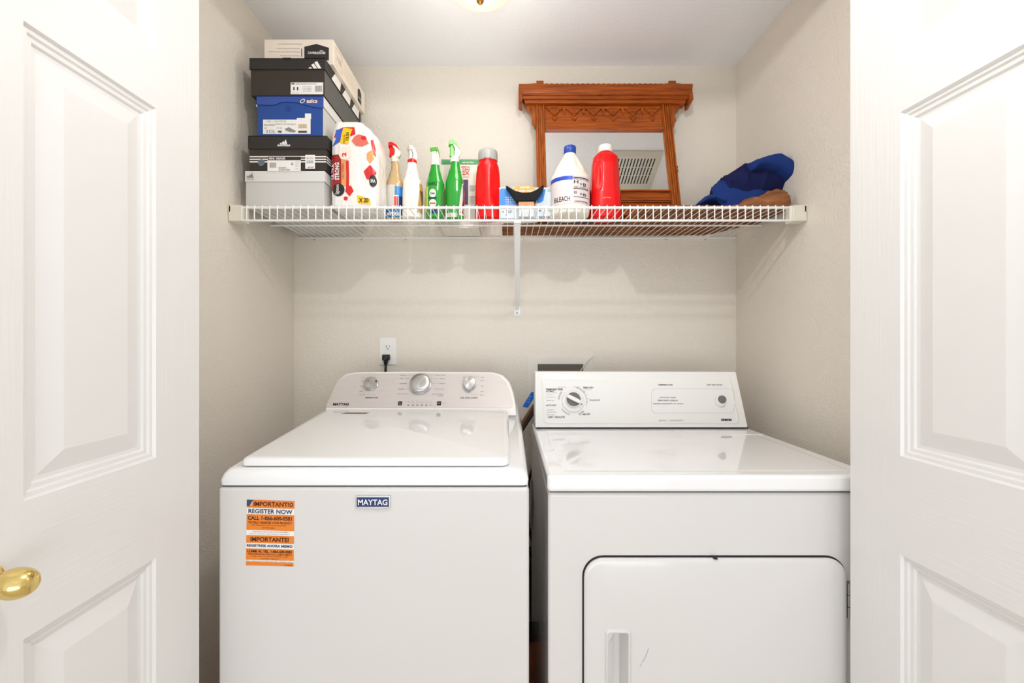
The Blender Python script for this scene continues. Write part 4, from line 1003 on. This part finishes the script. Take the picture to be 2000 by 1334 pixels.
b = MB(); b.prism(ff, [ff.at(*q) for q in ((695.5, 991), (695.2, 967), (763.8, 967), (763.5, 991), (745, 993), (713, 993))], 0, .004, mat('badge_silver', (205, 205, 208), .25, metal=.7)); bg = b.build('badge', wa, bevel=.001)
b = MB(); b.rect(ff, ff.at(697.8, 988.5), ff.at(760.5, 970), .0043, m_navy); b.text(lambda u, v: ff.pt(u, v, .0048), 'MAYTAG', *ff.at(700.5, 985.3), *ff.at(757.8, 974), mat('badge_letter', (235, 236, 240), .4), .02); b.build('badge_plate', bg)
# sticker, slightly tilted
tl = R(-1.6); A = ff.at(528, 1041); fst = Frame(ff.pt(A[0], A[1], 0), (math.cos(tl), 0, math.sin(tl)), (-math.sin(tl) - .012, 0, math.cos(tl)))
sc = 1 / 864.7
def SR(x0, y0, x1, y1, n, m): b.rect(fst, (x0 * sc, y0 * sc), (x1 * sc, y1 * sc), n, m)
def ST(s_, x0, y0, x1, y1, m, bo_=0): b.text(lambda u, v: fst.pt(u, v, .0012), s_, x0 * sc, y0 * sc, x1 * sc, y1 * sc, m, bo_)
b = MB(); m_br = mat('dark_brown_ink', (84, 34, 14), .6); m_bi = mat('blue_ink', (30, 60, 100), .6)
SR(-46.5, -64, 46.5, 64, .0004, m_white)
for y0, y1 in ((48.5, 64), (5, 36), (-20, -5), (-53, -31), (-64, -57)): SR(-46.5, y0, 46.5, y1, .0007, m_orange)
b.flat(fst, [(x * sc, y * sc) for x, y in ((-46.5, 64), (-46.5, 52), (-41, 51), (-36, 57), (-34, 64))], .0011, mat('slate_corner', (44, 66, 92), .5))
b.flat(fst, [(x * sc, y * sc) for x, y in ((-41, 51.5), (-34.5, 63), (-36, 55))], .0013, m_lgrey)
ST('IMPORTANT!', -33, 52, 36, 61, m_br, .03); ST('O', 37, 52, 44, 61, m_br, .04); ST('REGISTER NOW', -43, 38, 43, 46.5, m_bi, .02)
ST('CALL 1-866-600-0581', -44, 25, 42, 33, m_br, .03); ST('TO FULLY REGISTER YOUR PRODUCT', -43, 18, 42, 22.5, m_br, .02); ST('When registering your product, have the model number', -36, 13.5, 31, 16.5, m_br); ST('and serial number', -16, 9, 9, 12, m_br)
ST('Registering helps you get service and updates', -34, 1, 36, 3.5, m_bi); ST('Visit us online for other product information', -40, -3, 38, -.8, m_bi)
ST('IMPORTANTE!', -38, -17, 37, -8, m_br, .03); ST('REGISTRESE AHORA MISMO', -45, -27.5, 44, -22.5, m_bi, .03)
ST('LLAME AL TEL. 1-866-600-0581', -44, -38.5, 43, -33, m_br, .04); ST('PARA REGISTRAR SU PRODUCTO COMPLETAMENTE', -42, -43, 43, -40, m_br, .01); ST('Tenga a mano el numero de modelo y serie', -36, -47, 36, -44.5, m_br); ST('cuando registre', -18, -51.5, 18, -49, m_br)
ST('Registering helps you get service', -32, -53.8, 30, -53.2, m_bi); ST('Para informacion adicional visite nuestro sitio', -45, -56.5, 44, -54.5, m_bi); ST('W10254', 28, -63, 44, -60.5, m_br)
b.build('sticker', wa)

# ------------------------------------------------------------------ dryer
dy = thing('clothes_dryer', 'white front loading dryer with dial control console', 'dryer', (.469, 1.32, 0))
DX0, DX1 = .0935, .842
b = MB(); b.box(DX0 + .0, DX1, .988, 1.66, .03, .876, m_enamel_dim); cab = b.build('cabinet', dy, bevel=.008, seg=4)
b = MB(); b.box(DX0 + .006, DX1 - .006, .995, 1.65, .874, .882, m_dark); b.build('seam', dy)
for x in (DX0 + .04, DX1 - .04):
    for y in (1.03, 1.61):
        b = MB(); b.lathe((x, y, 0), (0, 0, 1), [(.02, .004), (.02, .015), (.01, .018), (.01, .034)], m_black, 16); b.build('foot', dy, 40)
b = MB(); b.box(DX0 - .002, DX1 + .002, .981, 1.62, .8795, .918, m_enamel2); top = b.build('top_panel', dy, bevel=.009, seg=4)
b = MB()
ftp = Frame((0, 0, .918), (1, 0, 0), (0, 1, 0))
rx = lambda i: [V(x, y, .918 + z) for (x, y), z in [((DX0 + .038 + i, 1.012 + i * .6), .0002 if i == 0 else .0012), ((DX1 - .038 - i, 1.012 + i * .6), .0002 if i == 0 else .0012), ((DX1 - .038 - i, 1.475 - i * .6), .0002 if i == 0 else .0012), ((DX0 + .038 + i, 1.475 - i * .6), .0002 if i == 0 else .0012)]]
b.ring([rx(0), rx(.006)], m_enamel2, cap=False); b.add(rx(.006), [(0, 1, 2, 3)], m_enamel2); b.build('top_field', top)
b = MB(); lint = [V((x - CX) / F * y, y, .9196) for x, y in ((1338, 1.405), (1490, 1.405), (1468, 1.465), (1318, 1.472))]
b.ring([[p - V(0, 0, .0012) for p in lint], lint, [p.lerp((lint[0] + lint[2]) / 2, .02) + V(0, 0, .0008) for p in lint]], m_enamel2); b.build('lint_screen_cover', top)
DYC0, DZ0, DYC1, DZ1 = 1.500, .9265, 1.56, 1.1117
fd = Frame((.46, DYC0, DZ0), (1, 0, 0), (0, DYC1 - DYC0, DZ1 - DZ0))
b = MB(); b.prism(fd, fd.pts([(1045.5, 835), (1045, 727), (1047, 725.5), (1435, 726), (1438, 728), (1461, 835)]), 0, 0, m_plastic, back=(0, .09, -.004)); con = b.build('control_console', dy, bevel=.003, seg=3)
b = MB(); b.box(.104, .834, 1.505, 1.60, .9185, .9275, m_dark); b.build('console_seam', dy)
b = MB()
pA = fd.pts(rr(1056, 1427, 733, 829, 8, 4)); 
def taper(l, k): return [(x + (833 - y) * 0 + (k * (y - 733) / 96 if x > 1250 else k * .25 * (y - 733) / 96), y) for x, y in l]
o1 = fd.pts(taper(rr(1056, 1426, 731, 829, 8, 4), 20)); o2 = fd.pts(taper(rr(1059, 1423, 741, 826, 8, 4), 20)); o3 = fd.pts(taper(rr(1062, 1420, 743.5, 824, 7, 4), 20))
b.ring([[fd.pt(u, v, n_) for u, v in o] for o, n_ in ((o1, .0002), (o2, .0028), (o3, .0016))], m_plastic, cap=False); b.add([fd.pt(u, v, .0016) for u, v in o3], [list(range(len(o3)))], m_plastic)
b.build('control_panel', con, 20)
b = MB(); e = .0024
T = lambda s_, x0, y1, x1, y0, m=m_ink, bo_=0: b.text(lambda u, v: fd.pt(u, v, e), s_, *fd.at(x0, y1), *fd.at(x1, y0), m, bo_)
T('TEMPERATURE', 1285, 753.5, 1313, 750.5, m_ink, .02); T('START  PUSH TO START', 1380, 753.5, 1410, 750.5, m_ink, .01)
T('COTTON / HIGH', 1288, 778, 1319, 775.5); T('PERM PRESS / MEDIUM', 1285, 783.8, 1323, 781); T('DELICATES / ULTRA DELICATE / LOW  AIR ONLY', 1276, 790, 1334, 787.3)
T('HEAVY DUTY', 1287, 822.8, 1302, 820, m_greyink); T('EXTRA LARGE CAPACITY', 1308, 822.8, 1335, 820, m_greyink)
T('KENMORE', 1408, 822.5, 1428, 818, m_ink, .06)
T('PERMANENT PRESS', 1066.5, 762.5, 1099, 758.8, m_ink, .02); T('AUTOMATIC', 1066.5, 766.3, 1083, 763, m_ink, .02)
for s_, x0, y_, x1, m_ in (('very dry', 1068, 770.5, 1079, m_ink), ('normal dry', 1067, 776, 1085, m_greyink), ('damp dry', 1068, 782.5, 1082, m_ink), ('very dry', 1068, 801, 1081, m_ink), ('normal dry', 1068, 805.3, 1086, m_ink), ('damp dry', 1068, 810.3, 1083.5, m_ink), ('less dry', 1079, 767.5, 1088, m_greyink)):
    T(s_, x0, y_ + 1, x1, y_ - 1.1, m_)
T('AUTO DRY', 1066, 793.5, 1086.5, 790.3, m_ink, .02); T('KNIT / DELICATE', 1071, 816.5, 1103, 812.8, m_ink, .02); T('OFF', 1090, 757.3, 1106, 756, m_greyink)
T('TIMED DRY', 1138, 759, 1159, 755.8, m_ink, .02); T('heavy', 1140, 762, 1155, 760.5, m_greyink); T('TOUCH UP', 1150.5, 783.5, 1171, 780.3, m_ink, .01); T('AIR DRY', 1137, 811, 1153, 807.5, m_ink, .02)
for s_, x, y_ in (('70', 1122, 756), ('60', 1129, 756.5), ('50', 1141, 765), ('40', 1145, 771.5), ('30', 1146.5, 778), ('20', 1147, 785), ('10', 1139, 804.5), ('20', 1132.5, 810)): T(s_, x - 1.2, y_ + 1.1, x + 1.4, y_ - 1.1, m_greyink)
cu, cv = fd.at(1119, 783); px_m = (fd.at(1219, 783)[0] - fd.at(1119, 783)[0]) / 100
for a0, a1, w_ in ((175, 140, 3.4), (75, 30, 3), (25, -20, 1.6), (215, 255, 3.2), (-45, -70, 3.5)):
    N_ = 8
    for i in range(N_):
        q = [(cu + px_m * r_ * math.cos(R(a)), cv + px_m * r_ * math.sin(R(a))) for a, r_ in ((a0 + (a1 - a0) * i / N_, 26), (a0 + (a1 - a0) * (i + 1) / N_, 26), (a0 + (a1 - a0) * (i + 1) / N_, 26 + w_), (a0 + (a1 - a0) * i / N_, 26 + w_))]
        b.flat(fd, q, e, mat('pale_grey_ink', (196, 194, 192), .6))
P4 = fd.pts(rr(1272, 1434, 759.5, 807, 8, 4)); c4 = (sum(p[0] for p in P4) / len(P4), sum(p[1] for p in P4) / len(P4)); k = len(P4)
for i in range(k):
    p, q = P4[i], P4[(i + 1) % k]; g = lambda z: (z[0] + (-.0009 if z[0] > c4[0] else .0009), z[1] + (-.0009 if z[1] > c4[1] else .0009))
    b.flat(fd, [p, q, g(q), g(p)], e, mat('pale_grey_ink'))
b.build('printed_legend', con)
nrm = fd.n
def dknob(px, py, prof, m, name, par, parts=()):
    u, v = fd.at(px, py); b = MB(); b.lathe(fd.pt(u, v, .0018), nrm, prof, m, 48); return b.build(name, par, 40)
dial = dknob(1119, 783.5, [(.0395, 0), (.0385, .006), (.036, .008), (.0268, .0085)], m_plastic, 'dial', con)
u, v = fd.at(1118.5, 782); b = MB(); b.lathe(fd.pt(u, v, .009), nrm, [(.0268, 0), (.0268, .010), (.0255, .013), (.0245, .013)], m_plastic, 48)
b.build('knob_rim', dial, 40)
b = MB(); b.prism(fd, disc(fd, u, v, .0242, 40), .0218, .0236, mat('taupe_grey_plastic', (104, 98, 94), .4)); b.build('knob_face', dial)
b = MB(); a = R(-27); c_, s_ = math.cos(a), math.sin(a); L_, w_ = .0262, .0068
b.prism(fd, [(u + c_ * x - s_ * y, v + s_ * x + c_ * y) for x, y in ((-L_, -w_ * .8), (-L_ * .4, -w_), (L_ * .5, -w_), (L_, -w_ * .7), (L_, w_ * .7), (L_ * .4, w_), (-L_ * .5, w_), (-L_, w_ * .7))], .0225, .033, m_plastic); b.build('grip', dial, bevel=.002)
b = MB(); uu, vv = fd.at(1135, 790.3); b.flat(fd, [(uu - .0035, vv + .0015), (uu - .001, vv + .0025), (uu + .003, vv - .002), (uu + .001, vv - .003)], .0112, m_ink); b.build('pointer_mark', dial)
bt = dknob(1405, 783.5, [(.0205, 0), (.0200, .006), (.0185, .010), (.0125, .0105), (.0125, .010)], m_plastic, 'start_button', con)
u, v = fd.at(1407, 781.5); b = MB(); b.lathe(fd.pt(u, v, .011), nrm, [(.0135, 0), (.0135, .005), (.0125, .0065), (.0001, .0066)], mat('mid_grey_button', (112, 112, 114), .4), 32); b.build('button_face', bt, 40)
# door with pocket handle
fdo = Frame((0, .988, 0), (1, 0, 0), (0, 0, 1))
xl, xr, zt = (1140 - CX) * .986 / F, (1650 - CX) * .986 / F, H - (1088 - CY) * .986 / F
b = MB(); b.prism(fdo, rr(xl - .003, xr + .003, .10, zt + .003, .047, 8), .0, .0012, m_dark); gp = b.build('door_gap', dy)
b = MB()
for inset, n_ in ((0, .0012), (0, .007), (.001, .0095), (.004, .0115), (.008, .012)): pass
rings = [[fdo.pt(u, v, n_) for u, v in rr(xl + i, xr - i, .103 + i, zt - i, .044 - i * .6, 10)] for i, n_ in ((.001, .0002), (0, .006), (.001, .009), (.004, .011), (.008, .012))]
b.ring(rings, m_enamel_dim); do = b.build('door', dy, None)
hx0, hx1, hz1, hz0 = (1183 - CX) * .976 / F, (1231 - CX) * .976 / F, H - (1231 - CY) * .976 / F, .33
cut = MB(); cut.box(hx0 + .005, hx1 - .005, .94, 1.024, hz0, hz1 - .006, m_enamel_dim); co = cut.build('cut')
for w_ in (cab, gp, do):
    mo = w_.modifiers.new('c', 'BOOLEAN'); mo.object = co; mo.operation = 'DIFFERENCE'; mo.solver = 'EXACT'
    dg = bpy.context.evaluated_depsgraph_get(); nm = bpy.data.meshes.new_from_object(w_.evaluated_get(dg)); w_.modifiers.clear(); w_.data = nm
bpy.data.objects.remove(co)
nm.polygons.foreach_set('use_smooth', [True] * len(nm.polygons)); nm.set_sharp_from_angle(angle=R(25))
# the cabinet front is set back behind the pocket by the hollow of the pocket tray
b = MB(); yf = .976
def hr(i, y, r=.006): return [V(x, y, z) for x, z in rr(hx0 + i, hx1 - i, hz0 - .006 + i, hz1 - i, max(.002, r - i * .3), 4)]
b.ring([hr(-.002, yf + .0005, .008), hr(-.001, yf - .003, .008), hr(.002, yf - .0045, .007), hr(.005, yf - .003), hr(.006, yf + .004)], m_enamel_dim, cap=False)
b.build('handle_surround', do, 50)
b = MB(); xm = hx0 + .020
pz0, pz1 = hz0, hz1 - .007
# sloping pocket: shallow left ramp, deep middle, right return
prof = [(hx0 + .006, yf + .001), (xm - .002, yf + .012), (xm, yf + .034), (hx1 - .016, yf + .034), (hx1 - .0055, yf + .001)]
rows = [[V(x, y, z) for x, y in prof] for z in (pz0, pz1 - .022)] + [[V(x, yf + (y - yf) * .1, pz1) for x, y in prof]]
for i in range(2):
    for j in range(4): b.add([rows[i][j], rows[i][j + 1], rows[i + 1][j + 1], rows[i + 1][j]], [(0, 1, 2, 3)], m_enamel_dim)
b.build('handle_pocket', do, fix=False)
b = MB(); ffd = Frame((0, .976, 0), (1, 0, 0), (0, 0, 1))
for a_, c_ in (((1267, 1266), (1262, 1279)), ((1262, 1279), (1255, 1294)), ((1253, 1296), (1250, 1301))):
    p, q = ffd.at(*a_), ffd.at(*c_); b.flat(ffd, [(p[0] - .0005, p[1]), (p[0] + .0005, p[1]), (q[0] + .0006, q[1]), (q[0] - .0006, q[1])], .0002, m_greyink)
b.build('scratch', do)
b = MB(); hxx = (1655 - CX) * .984 / F; z0, z1 = H - (1205 - CY) * .984 / F, H - (1136 - CY) * .984 / F
for i in range(3):
    za = z0 + (z1 - z0) * i / 3; b.lathe((hxx, .979, za + .0008), (0, 0, 1), [(.0042, 0), (.0042, (z1 - z0) / 3 - .0016)], m_steel, 14)
b.box(hxx - .006, hxx + .008, .982, .9885, z0, z1, m_steel); b.build('hinge', dy, 40)
b = MB(); q = fdo.at(1393, 1086); b.box(q[0] - .004, q[0] + .004, .974, .988, zt + .0004, zt + .0025, m_dark); b.build('door_latch', dy)

# ------------------------------------------------------------------ things in the gap between the machines
m_hose = mat('dark_brown_rubber', (120, 78, 54), .45); m_hoseb = mat('black_rubber', (24, 21, 20), .35); m_cop = mat('brown_cable', (165, 108, 70), .4)
YG = 1.715; fg = front(YG)
def tb(pts, r, m, name, par, y=YG, sm=60):
    b = MB(); g = front(y); P_ = []
    for i, q in enumerate(pts):
        u, v = g.at(q[0], q[1]); P_.append(V(u, y + (q[2] if len(q) > 2 else 0), v))
    b.tube(P_, r, m, 10); return b.build(name, par, sm)
t = thing('drain_hose', 'brown and black hoses with blue tape tag between the machines', 'hose', (.09, YG, .9))
tb([(1062, 772), (1043, 793), (1030, 812), (1016, 834), (1004, 856)], .008, m_hose, 'brown_hose', t)
tb([(1064, 779), (1047, 798), (1034, 818), (1020, 840), (1008, 862)], .0065, m_hoseb, 'black_hose', t, YG - .018)
b = MB(); g = Frame((fg.at(1034, 780)[0], YG - .012, fg.at(0, 780)[1]), (1, .1, -.0), (.35, 0, 1))
b.prism(g, [(-.019, -.028), (.004, -.034), (.018, .018), (.006, .034), (-.004, .03)], -.0008, .0008, mat('blue_painters_tape', (20, 110, 220), .5)); b.text(lambda u, v: g.pt(u, v, .0012), '1/1', -.006, -.010, .003, .014, m_white, -.02, 90)
b.build('tape_tag', t)
t = thing('water_hose', 'dark supply hoses hanging behind the gap with black couplings', 'hose', (.09, 1.76, .6))
tb([(1052, 892), (1040, 915), (1032, 942), (1030, 990), (1033, 1030), (1040, 1060), (1036, 1120), (1038, 1200), (1039, 1238)], .006, m_hoseb, 'black_hose', t, 1.755)
tb([(1058, 886), (1046, 912), (1042, 960), (1045, 1010), (1043, 1070), (1046, 1130), (1045, 1200), (1046, 1238)], .0065, m_hose, 'brown_hose', t, 1.74)
tb([(1052, 960), (1055, 1020), (1053, 1080), (1054, 1150), (1053, 1238)], .005, m_cop, 'thin_cable', t, 1.77)
for x, y0, y1, yy in ((1037.5, 1068, 1088, 1.752), (1047, 1080, 1098, 1.738), (1054.5, 1088, 1105, 1.765)):
    g = front(yy); p, q = g.at(x, y1), g.at(x, y0); b = MB(); b.lathe((p[0], yy, p[1]), (0, 0, 1), [(.008, 0), (.010, .004), (.010, q[1] - p[1] - .004), (.008, q[1] - p[1])], m_black, 14); b.build('coupling', t, 40)
b = MB(); b.box(.055, .122, 1.76, 1.80, .004, .062, m_black); tag(b.build('floor_block', bevel=.002), 'small black block on the wood floor against the back wall', 'block')
